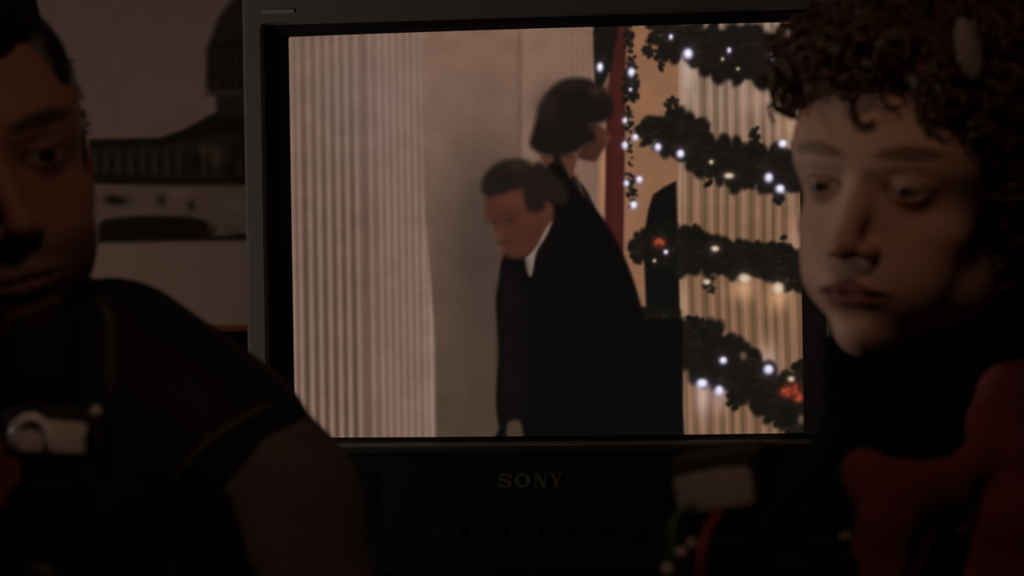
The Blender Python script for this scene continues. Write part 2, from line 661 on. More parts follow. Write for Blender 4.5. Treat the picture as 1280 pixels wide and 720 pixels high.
# cabinet shell tapering to the back
bm = bmesh.new()
prev = None
for y, hw, zb, zt, rr in ((0.050, HW - 0.002, 0.002, TOP - 0.002, 0.012), (0.16, HW - 0.004, 0.002, TOP - 0.004, 0.014),
                          (0.30, HW - 0.07, 0.004, TOP - 0.05, 0.02), (0.47, HW - 0.13, 0.006, TOP - 0.12, 0.02),
                          (0.50, HW - 0.15, 0.012, TOP - 0.14, 0.02)):
    ring = [bm.verts.new((x, y, z)) for x, z in rounded(-hw, hw, zb, zt, rr)]
    if prev:
        for i in range(len(ring)):
            bm.faces.new((prev[i], prev[(i + 1) % len(ring)], ring[(i + 1) % len(ring)], ring[i]))
    prev = ring
bm.faces.new(prev)
cab = obj('cabinet', bm, M_tv_dark, tv)
for k in range(9):
    bm = bmesh.new(); b_box(bm, (0, 0.20, TOP - 0.012), (0.36, 0.004, 0.004))
    so = obj('vent_slot', bm, M_tv_mask, cab)
    so.location = (0, -0.09 + k * 0.012, 0.006)
# lower panel: lip line, logo, flap, buttons
bm = bmesh.new(); b_box(bm, (0, -0.006, PAN - 0.0085), (2 * HW - 0.05, 0.012, 0.009), 0.003)
obj('panel_lip', bm, M_tv_lip, tv)
bm = bmesh.new(); b_box(bm, (0, -0.001, (PAN - 0.012) / 2), (2 * HW - 0.004, 0.010, PAN - 0.016), 0.003)
panel = obj('control_panel', bm, M_tv_dark, tv)
for k in range(5):
    bm = bmesh.new(); b_box(bm, (0, -0.0065, 0.070 + k * 0.0055), (0.30, 0.002, 0.0016), 0.0004, seg=1)
    obj('panel_ridge', bm, M_tv_dark, panel)
for cx, wd in ((-0.115, 0.034), (-0.062, 0.026), (-0.024, 0.036), (0.012, 0.028), (0.055, 0.022), (0.10, 0.022)):
    bm = bmesh.new(); b_box(bm, (cx, -0.008, 0.050), (wd, 0.006, 0.010), 0.0015)
    bt = obj('button', bm, M_tv_dark, panel)
    bm = bmesh.new(); b_box(bm, (cx, -0.0112, 0.0462), (wd * 0.85, 0.0012, 0.0012))
    obj('button_mark', bm, M_tv_lip, bt)
for s in (-1, 1):
    for k in range(12):
        bm = bmesh.new(); b_box(bm, (s * (HW - 0.10), -0.0068, 0.040 + k * 0.0075), (0.11, 0.003, 0.0035), 0.0008, seg=1)
        obj('speaker_slat', bm, M_tv_dark, panel)

# letters S O N Y with slab serifs
LH = 0.0165
lx0 = (618 - 677) / 1068.0
lgz = zc - (599.5 - 290.0) / 1068.0 - LH / 2


def bar(bm, x0, z0, x1, z1, x2, z2, x3, z3):
    b_prism(bm, [(x0, z0), (x1, z1), (x2, z2), (x3, z3)], -0.0085, -0.0055)


def rect(bm, x0, x1, z0, z1):
    bar(bm, x0, z0, x1, z0, x1, z1, x0, z1)


def letter(ch, x, wd):
    bm = bmesh.new()
    t, s = 0.0042, 0.0020
    if ch == 'O':
        n = 28
        out = [(x + wd / 2 + wd / 2 * math.cos(a), lgz + LH / 2 + LH / 2 * math.sin(a)) for a in np.linspace(0, 2 * math.pi, n, False)]
        inn = [(x + wd / 2 + (wd / 2 - t * 1.1) * math.cos(a), lgz + LH / 2 + (LH / 2 - s * 1.3) * math.sin(a)) for a in np.linspace(0, 2 * math.pi, n, False)]
        for i in range(n):
            j = (i + 1) % n
            b_prism(bm, [out[i], out[j], inn[j], inn[i]], -0.0085, -0.0055)
    elif ch == 'S':
        pts = [(0.90, 0.70), (0.80, 0.88), (0.50, 0.93), (0.20, 0.88), (0.12, 0.72), (0.25, 0.58), (0.50, 0.52), (0.76, 0.44),
               (0.88, 0.28), (0.78, 0.12), (0.48, 0.07), (0.18, 0.12), (0.08, 0.30)]
        wt = [s, s * 1.2, s * 1.3, t * .7, t * .9, t, t, t, t * .9, t * .7, s * 1.3, s * 1.2, s]
        P = [Vector((x + a * wd, lgz + b * LH)) for a, b in pts]
        L_, R_ = [], []
        for i, p in enumerate(P):
            tg = (P[min(i + 1, len(P) - 1)] - P[max(i - 1, 0)]).normalized()
            nn = Vector((-tg.y, tg.x)) * wt[i] * 0.5
            L_.append(p + nn); R_.append(p - nn)
        for i in range(len(P) - 1):
            b_prism(bm, [tuple(L_[i]), tuple(L_[i + 1]), tuple(R_[i + 1]), tuple(R_[i])], -0.0085, -0.0055)
        rect(bm, x + wd * 0.86, x + wd * 0.98, lgz + LH * 0.62, lgz + LH)
        rect(bm, x + wd * 0.02, x + wd * 0.14, lgz, lgz + LH * 0.38)
    elif ch == 'N':
        rect(bm, x + wd * .14, x + wd * .14 + s, lgz, lgz + LH)
        rect(bm, x + wd * .86 - s, x + wd * .86, lgz, lgz + LH)
        bar(bm, x + wd * .08, lgz + LH, x + wd * .08 + t * 1.4, lgz + LH, x + wd * .86, lgz, x + wd * .86 - t * 1.2, lgz)
        rect(bm, x, x + wd * .34, lgz, lgz + s * .8)
        rect(bm, x, x + wd * .24, lgz + LH - s * .8, lgz + LH)
        rect(bm, x + wd * .66, x + wd, lgz + LH - s * .8, lgz + LH)
    else:
        m_ = x + wd / 2
        rect(bm, m_ - t * .55, m_ + t * .55, lgz, lgz + LH * .45)
        bar(bm, x + wd * .10, lgz + LH, x + wd * .10 + t * 1.2, lgz + LH, m_ + t * .55, lgz + LH * .42, m_ - t * .55, lgz + LH * .42)
        bar(bm, x + wd * .90 - s, lgz + LH, x + wd * .90, lgz + LH, m_ + t * .55, lgz + LH * .42, m_ + t * .05, lgz + LH * .42)
        rect(bm, x, x + wd * .42, lgz + LH - s * .8, lgz + LH)
        rect(bm, x + wd * .66, x + wd, lgz + LH - s * .8, lgz + LH)
        rect(bm, m_ - wd * .22, m_ + wd * .22, lgz, lgz + s * .8)
    obj('logo_letter', bm, M_logo, panel)


for ch, x_, w_ in (('S', 0.0, 0.0165), ('O', 0.0195, 0.0185), ('N', 0.0410, 0.0180), ('Y', 0.0600, 0.0165)):
    letter(ch, lx0 + x_, w_)
# pale worn nameplate at the upper left of the bezel
bm = bmesh.new(); b_box(bm, (-0.309, -0.001, zc + 0.2675), (0.040, 0.002, 0.0048), 0.0006)
obj('nameplate', bm, mat('tv_nameplate', (0.18, 0.17, 0.165), 0.6), tv)

# ---- the picture on the tube
nu, nv = 700, 560
u, v = np.meshgrid(np.linspace(0, 1, nu), np.linspace(0, 1, nv))
TL, TR, BL, BR = (352, 46), (992, 22), (360, 552), (1001, 541)
X = (TL[0] * (1 - u) + TR[0] * u) * v + (BL[0] * (1 - u) + BR[0] * u) * (1 - v)
Y = (TL[1] * (1 - u) + TR[1] * u) * v + (BL[1] * (1 - u) + BR[1] * u) * (1 - v)
cv = Canvas(X, Y, 5)
rs = np.random.RandomState(11)


def lerp(a, b, t):
    t = np.clip(t, 0, 1)[..., None]
    return np.asarray(a, float) * (1 - t) + np.asarray(b, float) * t


ty = (Y - 30) / 520.0
# plain wall in the middle
cv.C = lerp((122, 93, 77), (76, 60, 50), ty * 1.1)
cv.blob(470, 150, 120, (136, 112, 104), 0.4, 110)
cv.blob(600, 300, 46, (62, 52, 46), 0.75, 110)
cv.blob(612, 420, 40, (66, 54, 47), 0.55, 150)
# right panel of the wall with a joint at x=650
m = np.clip((X - 649) / 2, 0, 1)
cv.mix(m * 0.9, (126, 98, 83))
cv.mix(np.exp(-((X - 648) / 3.5) ** 2) * 0.35, (88, 66, 56))
st = 0.5 + 0.5 * np.cos((X - 742) * 2 * np.pi / 7.3)
cv.mix(np.clip((X - 695) / 20, 0, 1) * st * 0.22 * np.clip((760 - X) / 6, 0, 1), (98, 74, 62))
# ribbed curtain on the left
bnd = np.interp(Y, [20, 230, 330, 420, 560], [523, 528, 534, 542, 543])
inner = np.clip((bnd - X) / 5 + 0.3, 0, 1)
cur = lerp((124, 100, 86), (134, 109, 94), ty)
xs_ = X - (Y - 300) * 0.014
bright = [358, 366.8, 380.2, 392.6, 405.1, 417.4, 429.4, 442.1]
fine = [459.5, 472, 481.2, 490.3, 499.3, 508.2, 517.0, 525.8, 534.5]
bump_ = np.zeros_like(X)
for b in bright: bump_ = np.maximum(bump_, np.exp(-((xs_ - b) / 4.0) ** 2))
f2 = np.zeros_like(X)
for b in fine: f2 = np.maximum(f2, np.exp(-((xs_ - b) / 3.0) ** 2))
amp = 0.75 + 0.40 * np.clip((Y - 60) / 200, 0, 1)
dark_l = lerp((92, 73, 62), (80, 61, 50), ty)
left = np.clip((447 - xs_) / 4, 0, 1)
cl = cur * 1.0
cl = cl * (1 - (left * (1 - bump_) * amp)[..., None]) + dark_l * (left * (1 - bump_) * amp)[..., None]
rt = 1 - left
cl = cl * (1 - (rt * 0.55)[..., None]) + np.array((134, 107, 94.0)) * (rt * 0.55)[..., None]
cl = cl * (1 - (rt * (1 - f2) * 0.62 * amp)[..., None]) + np.array((94, 73, 63.0)) * (rt * (1 - f2) * 0.62 * amp)[..., None]
cl = cl + (np.exp(-((xs_ - 453) / 6) ** 2) * -8)[..., None]
cl = cl + (np.exp(-(((X - 455) / 60) ** 2 + ((Y - 130) / 80) ** 2)))[..., None] * np.array((4, 5, 9.0))
cl = cl + (np.exp(-(((xs_ - 532) / 5) ** 2)) * 12 * np.clip((Y - 250) / 60, 0, 1))[..., None]
cv.C = cv.C * (1 - inner[..., None]) + cl * inner[..., None]
# right-hand wall and pleated curtain
cv.mix(np.clip((X - 776) / 3, 0, 1), (136, 96, 70))
edge = np.interp(Y, [20, 230, 330, 470, 560], [846, 846, 845, 849, 851])
rc = lerp((166, 136, 120), (148, 110, 85), (Y - 60) / 220)
xr = X - edge - (Y - 300) * 0.01
pl = 0.5 + 0.5 * np.sin(xr * 2 * np.pi / 14.5 + 0.9 * np.sin(xr * 0.11) + 0.5)
pl2 = 0.5 + 0.5 * np.sin(xr * 2 * np.pi / 5.6 + 2.0)
rc = rc * (1 - (0.28 * pl + 0.10 * pl2)[..., None])
rc[..., 2] *= 1 - 0.05 * pl
m = np.clip((X - edge) / 2.5, 0, 1)
cv.C = cv.C * (1 - m[..., None]) + rc * m[..., None]
cv.mix(np.exp(-((X - edge - 2) / 2.2) ** 2) * 0.55 * np.clip((560 - Y) / 50, 0, 1), (190, 162, 145))
# warm glow patches behind bulbs
for x, y, r_, ry_, c_, a in ((858, 90, 7, 40, (205, 180, 165), .7), (927, 358, 14, 16, (215, 165, 125), .8), (969, 368, 13, 16, (215, 160, 115), .8),
                             (955, 455, 12, 26, (215, 180, 165), .7), (876, 492, 10, 30, (215, 185, 175), .7), (897, 498, 8, 20, (205, 170, 155), .6),
                             (992, 300, 8, 40, (190, 150, 125), .6), (985, 150, 16, 26, (185, 145, 110), .6), (852, 380, 6, 30, (190, 150, 120), .6),
                             (940, 120, 30, 26, (176, 142, 122), .4), (752, 215, 4, 40, (178, 124, 88), .9), (750, 260, 4, 40, (160, 110, 80), .7)):
    cv.blob(x, y, r_, c_, a, ry_)
# red post
cv.poly([(764, 20), (781, 20), (777, 330), (771, 345), (754, 300), (756, 150)], (58, 26, 23), 3, smooth=False)
cv.poly([(765, 90), (776, 90), (774, 330), (760, 310)], (70, 28, 25), 6, 0.7, smooth=False)
DKG = (20, 18, 15)
# dark post behind garlands
cv.poly([(843, 224), (828, 232), (814, 242), (808, 262), (802, 300), (806, 392), (820, 560), (851, 560), (848, 400), (845, 300)], (17, 15, 14), 2.5, smooth=False)


def garland(path, wid, n=150, seed=0, c=DKG):
    r = np.random.RandomState(seed)
    P = np.asarray(path, float)
    seg = np.concatenate([[0], np.cumsum(np.hypot(*np.diff(P, axis=0).T))])
    W = np.asarray(wid, float) if hasattr(wid, '__len__') else np.full(len(P), float(wid))
    msk = np.zeros_like(cv.X)
    x0, x1 = P[:, 0].min() - 60, P[:, 0].max() + 60
    y0, y1 = P[:, 1].min() - 60, P[:, 1].max() + 60
    jj = np.where((cv.X[0] > x0 - 10) | (cv.X[-1] > x0 - 10))[0]
    jj = jj[(cv.X[0][jj] < x1 + 10) | (cv.X[-1][jj] < x1 + 10)]
    ii = np.where((cv.Y[:, 0] > y0 - 30) & (cv.Y[:, 0] < y1 + 50))[0]
    if not len(ii) or not len(jj): return
    si, sj = slice(ii[0], ii[-1] + 1), slice(jj[0], jj[-1] + 1)
    Xs, Ys, ms = cv.X[si, sj], cv.Y[si, sj], msk[si, sj]
    for k in range(n):
        t = r.rand() * seg[-1]
        cx, cy, ww = (np.interp(t, seg, q) for q in (P[:, 0], P[:, 1], W))
        a = r.rand() * 6.283
        rr = ww * (r.rand() ** 0.6)
        cx += math.cos(a) * rr * 0.8; cy += math.sin(a) * rr * 0.85
        b = a + r.randn() * 0.5
        L1, L2 = ww * (0.34 + 0.22 * r.rand()), ww * (0.22 + 0.14 * r.rand())
        dx, dy = Xs - cx, Ys - cy
        e = np.sqrt(((dx * math.cos(b) + dy * math.sin(b)) / L1) ** 2 + ((-dx * math.sin(b) + dy * math.cos(b)) / L2) ** 2)
        np.maximum(ms, np.clip((1.2 - e) * 2.2, 0, 1), out=ms)
    cv.mix(msk * 0.97, c)
    # a few paler needle tips inside
    for k in range(n // 5):
        t = r.rand() * seg[-1]
        cx, cy, ww = (np.interp(t, seg, q) for q in (P[:, 0], P[:, 1], W))
        cv_x, cv_y = cx + r.randn() * ww * .5, cy + r.randn() * ww * .5
        d = np.exp(-(((Xs - cv_x) / 4) ** 2 + ((Ys - cv_y) / 2.2) ** 2)) * 0.35 * ms
        cv.C[si, sj] = cv.C[si, sj] * (1 - d[..., None]) + np.array((46, 42, 37.0)) * d[..., None]


# garland around the red post
cv.poly([(742, 15), (770, 15), (766, 60), (758, 92), (748, 108), (742, 100)], DKG, 3)
garland([(752, 20), (752, 90)], [12, 9], 40, 1)
garland([(786, 25), (783, 60)], [7, 9], 30, 2)
garland([(788, 68), (788, 105), (786, 125)], [8, 12, 9], 50, 3)
garland([(784, 132), (784, 160)], [6, 6], 22, 4)
garland([(783, 165), (785, 205)], [5, 5], 18, 5)
garland([(784, 215), (788, 235), (787, 258)], [7, 8, 5], 26, 6)
# draped garlands
garland([(818, 30), (840, 50), (870, 48), (905, 66), (940, 62), (990, 80)], [18, 24, 26, 32, 34, 34], 260, 7)
garland([(812, 55), (806, 68)], [9, 8], 16, 8); garland([(826, 60), (822, 80)], [9, 8], 18, 9)
garland([(806, 165), (824, 160), (850, 168), (880, 190), (920, 204), (960, 208), (1005, 204)], [13, 25, 30, 27, 28, 27, 26], 330, 10)
garland([(838, 122), (836, 150)], [8, 12], 26, 11); garland([(938, 160), (942, 185)], [8, 11], 22, 12)
garland([(966, 225), (970, 248)], [12, 9], 24, 13); garland([(884, 205), (882, 224)], [12, 9], 20, 14)
garland([(790, 318), (812, 302), (845, 312), (880, 316), (920, 322), (962, 322), (1002, 346)], [11, 22, 30, 25, 23, 24, 24], 320, 15)
garland([(976, 300), (980, 320)], [10, 10], 20, 16); garland([(862, 290), (870, 300)], [12, 12], 16, 17)
garland([(880, 345), (888, 362)], [10, 8], 16, 18)
garland([(806, 392), (850, 420), (885, 440), (915, 462), (945, 476), (975, 500), (1004, 522)], [14, 26, 36, 34, 30, 30, 28], 380, 19)
garland([(866, 405), (880, 415)], [13, 12], 18, 20); garland([(994, 452), (998, 480)], [11, 15], 26, 21)
garland([(916, 490), (914, 506)], [13, 9], 18, 22); garland([(988, 515), (994, 545)], [18, 14], 30, 23)
# bulbs
BL_ = [(748, 82, 4.6, 6.5, 0), (787, 88, 4.8, 6.5, 0), (786, 110, 2.5, 2.5, 0), (779, 149, 3.6, 4.2, 0), (792, 170, 4.4, 4.6, 0), (779, 180, 4.4, 5.6, 0),
       (781, 228, 4, 4.6, 0), (797, 223, 4.6, 5, 0), (790, 255, 5, 5.6, 0), (820, 182, 5.2, 5.8, 0), (848, 190, 5.4, 6, 0), (857, 64, 6.8, 7.6, 0),
       (836, 43, 2.8, 3.8, 0), (908, 59, 3, 4, 0), (900, 70, 2, 2.5, 1), (961, 66, 5, 5.5, 0), (919, 82, 2.2, 2.2, 1), (886, 200, 3, 3.2, 1),
       (908, 217, 6.8, 4.2, 1), (957, 219, 6, 6.8, 0), (971, 233, 6.4, 6.2, 0), (974, 176, 6, 5.6, 0), (992, 184, 3.6, 4.8, 0),
       (830, 314, 3.2, 3.2, 0), (816, 325, 2.2, 2.5, 1), (881, 351, 5, 4, 1), (891, 309, 5.6, 4, 1), (927, 346, 8.6, 6.4, 1), (969, 358, 7.6, 7.6, 1),
       (831, 410, 3.4, 3.6, 0), (806, 402, 3, 3, 2), (901, 450, 5.4, 5.2, 0), (957, 461, 7, 7, 0), (875, 479, 8, 6.6, 0), (896, 488, 6.2, 7.2, 0), (985, 473, 4.6, 4, 1),
       (926, 444, 4.6, 6, 2), (997, 524, 4, 7, 2)]
for x, y, r_, ry_, k in BL_:
    halo = ((120, 112, 150), (150, 120, 95), (60, 50, 45))[k]
    core = ((206, 200, 232), (214, 190, 165), (92, 74, 62))[k]
    cv.blob(x, y, r_ * 1.6, halo, 0.25 if k < 2 else 0.2, ry_ * 1.6)
    cv.disc(x, y, r_ * 0.85, core, 0.9, ry_ * 0.85)
    if k == 0:
        cv.disc(x + 0.5, y - 1, r_ * 0.55, (244, 240, 252), 0.9, ry_ * 0.55)
for x, y, r_ in ((822, 302, 8), (987, 486, 11), (978, 490, 8), (994, 496, 7)):
    cv.blob(x, y, r_, (140, 52, 32), 0.85, r_ * 0.8)
    for k in range(6):
        a = rs.rand() * 6.28
        cv.blob(x + math.cos(a) * r_ * .45, y + math.sin(a) * r_ * .4, 2.6, (206, 92, 62) if k % 2 else (70, 24, 18), 0.75)
# dark-haired figure behind
SK = (64, 37, 28)


def crop3(p): return [(640 + a / 5.143, 80 + b / 5.143) for a, b in p]


def crop4(p): return [(590 + a / 4.8, 190 + b / 4.8) for a, b in p]


COAT = (12, 10, 9)
cv.poly(crop3([(170, 590), (240, 590), (400, 580), (390, 660), (370, 740), (280, 740), (210, 650)]), (78, 47, 35), 5)
cv.poly([(690, 196), (702, 200), (712, 215), (728, 232), (742, 258), (756, 290), (770, 330), (690, 330)], (24, 20, 19), 3)
cv.poly([(700, 192), (716, 198), (712, 222), (706, 212)], (78, 47, 35), 4)
cv.poly([(716, 215), (722, 224), (729, 246), (724, 238)], (74, 52, 42), 3)
cv.poly(crop3([(480, 375), (545, 385), (600, 425), (622, 466), (598, 482), (592, 520), (566, 556), (545, 598), (520, 622), (460, 612), (415, 590), (450, 530), (500, 480)]), SK, 4)
cv.blob(748, 165, 7, (84, 50, 37), 0.6, 6); cv.blob(757, 171, 5, (102, 60, 43), 0.6, 4)
cv.blob(738, 160, 6, (44, 30, 26), 0.6, 3)
cv.blob(746, 184, 7, (52, 30, 25), 0.6, 3); cv.blob(728, 190, 14, (50, 32, 26), 0.55, 8)
cv.poly(crop3([(108, 520), (120, 440), (145, 350), (165, 260), (220, 170), (300, 105), (380, 82), (480, 88), (535, 120), (592, 150), (632, 220), (640, 290), (605, 350),
               (540, 376), (490, 385), (515, 430), (522, 480), (440, 535), (360, 580), (250, 592), (170, 572)]), (24, 18, 16), 8)
cv.blob(743, 112, 9, (66, 46, 36), 0.6, 6); cv.blob(758, 108, 5, (74, 42, 34), 0.5, 9)
cv.blob(680, 130, 16, (44, 34, 30), 0.5, 24); cv.blob(712, 104, 20, (42, 32, 28), 0.5, 6)
# stooping man in a dark overcoat
cv.poly([(628, 318), (622, 350), (618, 380), (621, 440), (618, 500), (622, 536), (632, 560), (838, 560), (836, 470), (820, 425), (803, 392), (790, 350), (776, 315),
         (756, 278), (738, 256), (716, 232), (700, 208), (684, 206), (668, 250), (654, 300)], COAT, 4)
cv.poly([(624, 350), (640, 340), (652, 380), (650, 540), (628, 540), (622, 440)], (19, 16, 15), 18, 0.6)
cv.poly([(800, 398), (851, 398), (852, 565), (800, 565)], COAT, 2.5, smooth=False)
cv.poly([(632, 532), (648, 528), (652, 556), (634, 556)], (78, 60, 50), 4, 0.8)
cv.poly(crop4([(80, 255), (68, 320), (78, 385), (100, 410), (120, 450), (128, 490), (165, 520), (170, 560), (190, 605), (240, 638), (305, 632), (365, 575), (425, 500), (475, 420),
               (482, 330), (440, 280), (300, 200), (180, 220)]), (70, 39, 30), 7)
cv.blob(638, 250, 18, (94, 53, 38), 0.6, 11); cv.blob(654, 272, 14, (80, 44, 33), 0.55, 14)
cv.blob(678, 264, 6, (84, 46, 36), 0.6, 10); cv.blob(623, 292, 8, (80, 45, 36), 0.6, 10)
cv.blob(617, 277, 6, (45, 30, 25), 0.7, 3.4); cv.blob(635, 275, 8, (48, 31, 26), 0.7, 4)
cv.blob(634, 268, 10, (58, 36, 29), 0.5, 3)
cv.blob(626, 303, 8, (50, 27, 24), 0.7, 3); cv.blob(632, 318, 14, (66, 38, 31), 0.6, 6); cv.blob(606, 268, 4, (66, 42, 33), 0.6, 18)
cv.blob(664, 300, 12, (66, 37, 29), 0.5, 12)
cv.poly(crop4([(48, 205), (60, 150), (110, 88), (200, 48), (300, 45), (352, 70), (400, 58), (455, 92), (505, 150), (560, 210), (560, 300), (490, 310), (470, 300), (435, 290), (415, 350),
               (335, 356), (310, 300), (292, 222), (230, 228), (160, 252), (90, 268), (52, 240)]), (29, 22, 19), 8)
cv.blob(644, 206, 22, (48, 35, 29), 0.65, 8); cv.blob(612, 232, 10, (30, 26, 25), 0.6, 8)
cv.poly(crop4([(472, 415), (440, 450), (380, 560), (350, 600), (320, 630), (312, 650), (330, 735), (352, 735), (380, 600), (440, 500)]), (122, 105, 96), 3.5)
cv.poly(crop4([(312, 650), (325, 640), (345, 730), (330, 735)]), (92, 80, 74), 4)
# the tube's softness
kx = np.exp(-0.5 * (np.arange(-4, 5) / 1.15) ** 2); kx /= kx.sum()
for ax_ in (0, 1):
    pad = [(0, 0)] * 3; pad[ax_] = (4, 4)
    Cp = np.pad(cv.C, pad, mode='edge')
    n_ = cv.C.shape[ax_]
    cv.C = sum(kx[q] * (Cp[q:q + n_] if ax_ == 0 else Cp[:, q:q + n_]) for q in range(9))
# coarse phosphor texture
cv.C *= (1 + 0.035 * smoothnoise(X.shape, (140, 175), 21) + 0.07 * smoothnoise(X.shape, (26, 30), 22))[..., None]
cv.C *= (1 + 0.018 * np.sin(Y * 2 * np.pi / 3.1))[..., None]
colr = lin(np.clip(cv.C, 4, 255)).reshape(-1, 3)
xl = (u - 0.5) * SW
zl = (v - 0.5) * SH + zc
yl = 0.022 - 0.010 * (1 - (2 * u - 1) ** 2) + 0.0
V = np.stack([xl.ravel(), yl.ravel(), zl.ravel()], 1)
ms = bpy.data.materials.new('tube_picture')
ms.use_nodes = True
nt = ms.node_tree
pb = nt.nodes['Principled BSDF']
pb.inputs['Base Color'].default_value = (0.001, 0.001, 0.001, 1)
pb.inputs['Roughness'].default_value = 0.25
pb.inputs['Specular IOR Level'].default_value = 0.03
an = nt.nodes.new('ShaderNodeAttribute'); an.attribute_name = 'col'
nt.links.new(an.outputs['Color'], pb.inputs['Emission Color'])
pb.inputs['Emission Strength'].default_value = 1.0
so = obj_np('screen', V, grid_faces(nu, nv), ms, tv, True, colr)
so['label'] = 'lit screen showing a stooping man in a dark coat, a woman behind him and lit garlands'

# cart under the television
cart_top = scr_c.z + TVB
cart = empty('television_cart', (scr_c.x + 0.02, scr_c.y + 0.25, 0), TV_YAW)
tag(cart, 'black metal wheeled cart standing under the television', 'cart')
M_cart = mat('cart_black_steel', (0.012, 0.012, 0.012), 0.45, metal=0.3)
for z in (cart_top - 0.0125, 0.62, 0.16):
    bm = bmesh.new(); b_box(bm, (0, 0, z), (0.80, 0.56, 0.025), 0.004)
    obj('shelf', bm, M_cart, cart)
for sx in (-1, 1):
    for sy in (-1, 1):
        bm = bmesh.new(); b_box(bm, (sx * 0.38, sy * 0.26, (cart_top - 0.025 + 0.09) / 2), (0.03, 0.03, cart_top - 0.025 - 0.09), 0.003)
        lg = obj('leg', bm, M_cart, cart)
        bm = bmesh.new()
        b_cyl(bm, (sx * 0.38 - 0.014, sy * 0.26, 0.04), (sx * 0.38 + 0.014, sy * 0.26, 0.04), 0.04)
        b_box(bm, (sx * 0.38, sy * 0.26, 0.075), (0.04, 0.03, 0.035), 0.003)
        obj('caster', bm, M_cart, lg)


# ================================================================== PEOPLE
EYE_Y = -0.0725


def sculpt_head(f, H, g):
    """Head in its own frame: face towards -Y, eye line at z=0. g holds the shape numbers."""
    f.frame(H)
    k = g['s']
    def E(c, r, kk=0.012, mode='add', rot=None): f.ell(c, r, kk, mode, rot)
    E((0, 0.016, 0.026), (0.0735, 0.092, 0.086))
    E((0, -0.028, -0.030), (g['face'], 0.060, 0.080), 0.02)
    E((0, -0.030, -0.064), (g['jaw'], 0.050, 0.046), 0.02)
    E((0, -0.070, g['chin']), (0.021, 0.020, 0.019), 0.018)
    fx_ = g['face']
    for s in (-1, 1):
        E((s * (fx_ - 0.0165), -0.052, -0.030), (0.021, 0.021, 0.016), 0.018)       # cheekbone
        E((s * 0.015, -0.0745, g['brow']), (0.015, 0.0085, 0.0060), 0.018)          # brow, inner
        E((s * 0.034, -0.0655, g['brow'] + 0.0020), (0.018, 0.0105, 0.0060), 0.018, rot=Matrix.Rotation(s * R(26), 3, 'Z'))
        E((s * 0.0435, -0.030, 0.022), (0.022, 0.040, 0.034), 0.025)                 # temple
        E((s * (fx_ - 0.0280), -0.060, -0.058), (0.024, 0.022, 0.026), 0.016)       # cheek
        E((s * 0.046, -0.012, -0.070), (0.017, 0.032, 0.022), 0.018)                # jaw corner
    E((0, -0.040, 0.040), (0.060, 0.040, 0.050), 0.03)                              # forehead
    E((0, -0.070, -0.068), (0.030, 0.022, 0.022), 0.014)                            # mouth mound
    for s in (-1, 1):
        E((s * 0.0335, -0.101, -0.001), (0.0190, 0.0210, 0.0125), 0.010, 'cut')
        E((s * 0.0120, -0.098, 0.000), (0.0060, 0.0110, 0.0110), 0.008, 'cut')
    # nose
    f.cap((0, -0.077, 0.008), (0, -0.094, -0.018), 0.0068, 0.0076, 0.011)
    f.cap((0, -0.094, -0.018), (0, -0.1065, -0.036), 0.0074, 0.0082, 0.007)
    E((0, -0.1075, -0.0380), (0.0092, 0.0086, 0.0076), 0.005)
    for s in (-1, 1):
        E((s * 0.0118, -0.0955, -0.0415), (0.0068, 0.0098, 0.0064), 0.006)
        E((s * 0.0060, -0.1010, -0.0480), (0.0033, 0.0056, 0.0036), 0.003, 'cut')
    # lips
    lz = g['lip']
    th = g.get('lipth', 1.0)
    for s in (-1, 1):
        E((s * 0.0070, -0.0892, lz + 0.0040), (0.0100, 0.0068, 0.0042 * th), 0.005, rot=Matrix.Rotation(s * R(8), 3, 'Y'))
        E((s * 0.0165, -0.0850, lz + 0.0022), (0.0110, 0.0060, 0.0028 * th), 0.005, rot=Matrix.Rotation(s * R(-4), 3, 'Y') @ Matrix.Rotation(s * R(22), 3, 'Z'))
        E((s * 0.0120, -0.0868, lz - 0.0044), (0.0120, 0.0064, 0.0038 * th), 0.005, rot=Matrix.Rotation(s * R(-8), 3, 'Y') @ Matrix.Rotation(s * R(14), 3, 'Z'))
        E((s * 0.0150, -0.0945, lz - 0.0002), (0.0125, 0.0075, 0.0011), 0.002, 'cut', rot=Matrix.Rotation(s * R(22), 3, 'Z'))
        pass
    E((0, -0.0890, lz - 0.0052), (0.0120, 0.0070, 0.0050 * th), 0.005)
    E((0, -0.0985, lz - 0.0002), (0.0120, 0.0080, 0.0011), 0.002, 'cut')
    E((0, -0.0975, lz - 0.0170), (0.018, 0.0075, 0.0050), 0.010, 'cut')
    E((0, -0.1020, lz + 0.0140), (0.0026, 0.0060, 0.0065), 0.004, 'cut')
    # eyelids and eye openings
    for s in (-1, 1):
        E((s * 0.0315, EYE_Y, 0.0), (0.0152, 0.0142, 0.0132), 0.006)
        E((s * 0.0322, EYE_Y - 0.0150, g.get('open', -0.0008)), (0.0142, 0.0085, g.get('lid', 0.0040)), 0.0012, 'cut', rot=Matrix.Rotation(s * R(3), 3, 'Y') @ Matrix.Rotation(s * R(12), 3, 'Z'))
        E((s * 0.0322, EYE_Y - 0.0150, 0.0085), (0.0150, 0.0042, 0.0012), 0.003, 'cut', rot=Matrix.Rotation(s * R(12), 3, 'Z'))
        # ear: helix ring with a hollow
        rt_ = Matrix.Rotation(s * R(18), 3, 'Z') @ Matrix.Rotation(R(-8), 3, 'X')
        E((s * 0.0770, 0.020, -0.010), (0.0085, 0.0185, 0.0300), 0.004, rot=rt_)
        E((s * 0.0855, 0.019, -0.006), (0.0055, 0.0120, 0.0200), 0.003, 'cut', rot=rt_)
        E((s * 0.0760, 0.010, -0.034), (0.0065, 0.0080, 0.0090), 0.004)
    # neck
    f.cap((0, 0.020, -0.060), (0, 0.034, -0.205), g['neck'], g['neck'] * 1.08, 0.016)


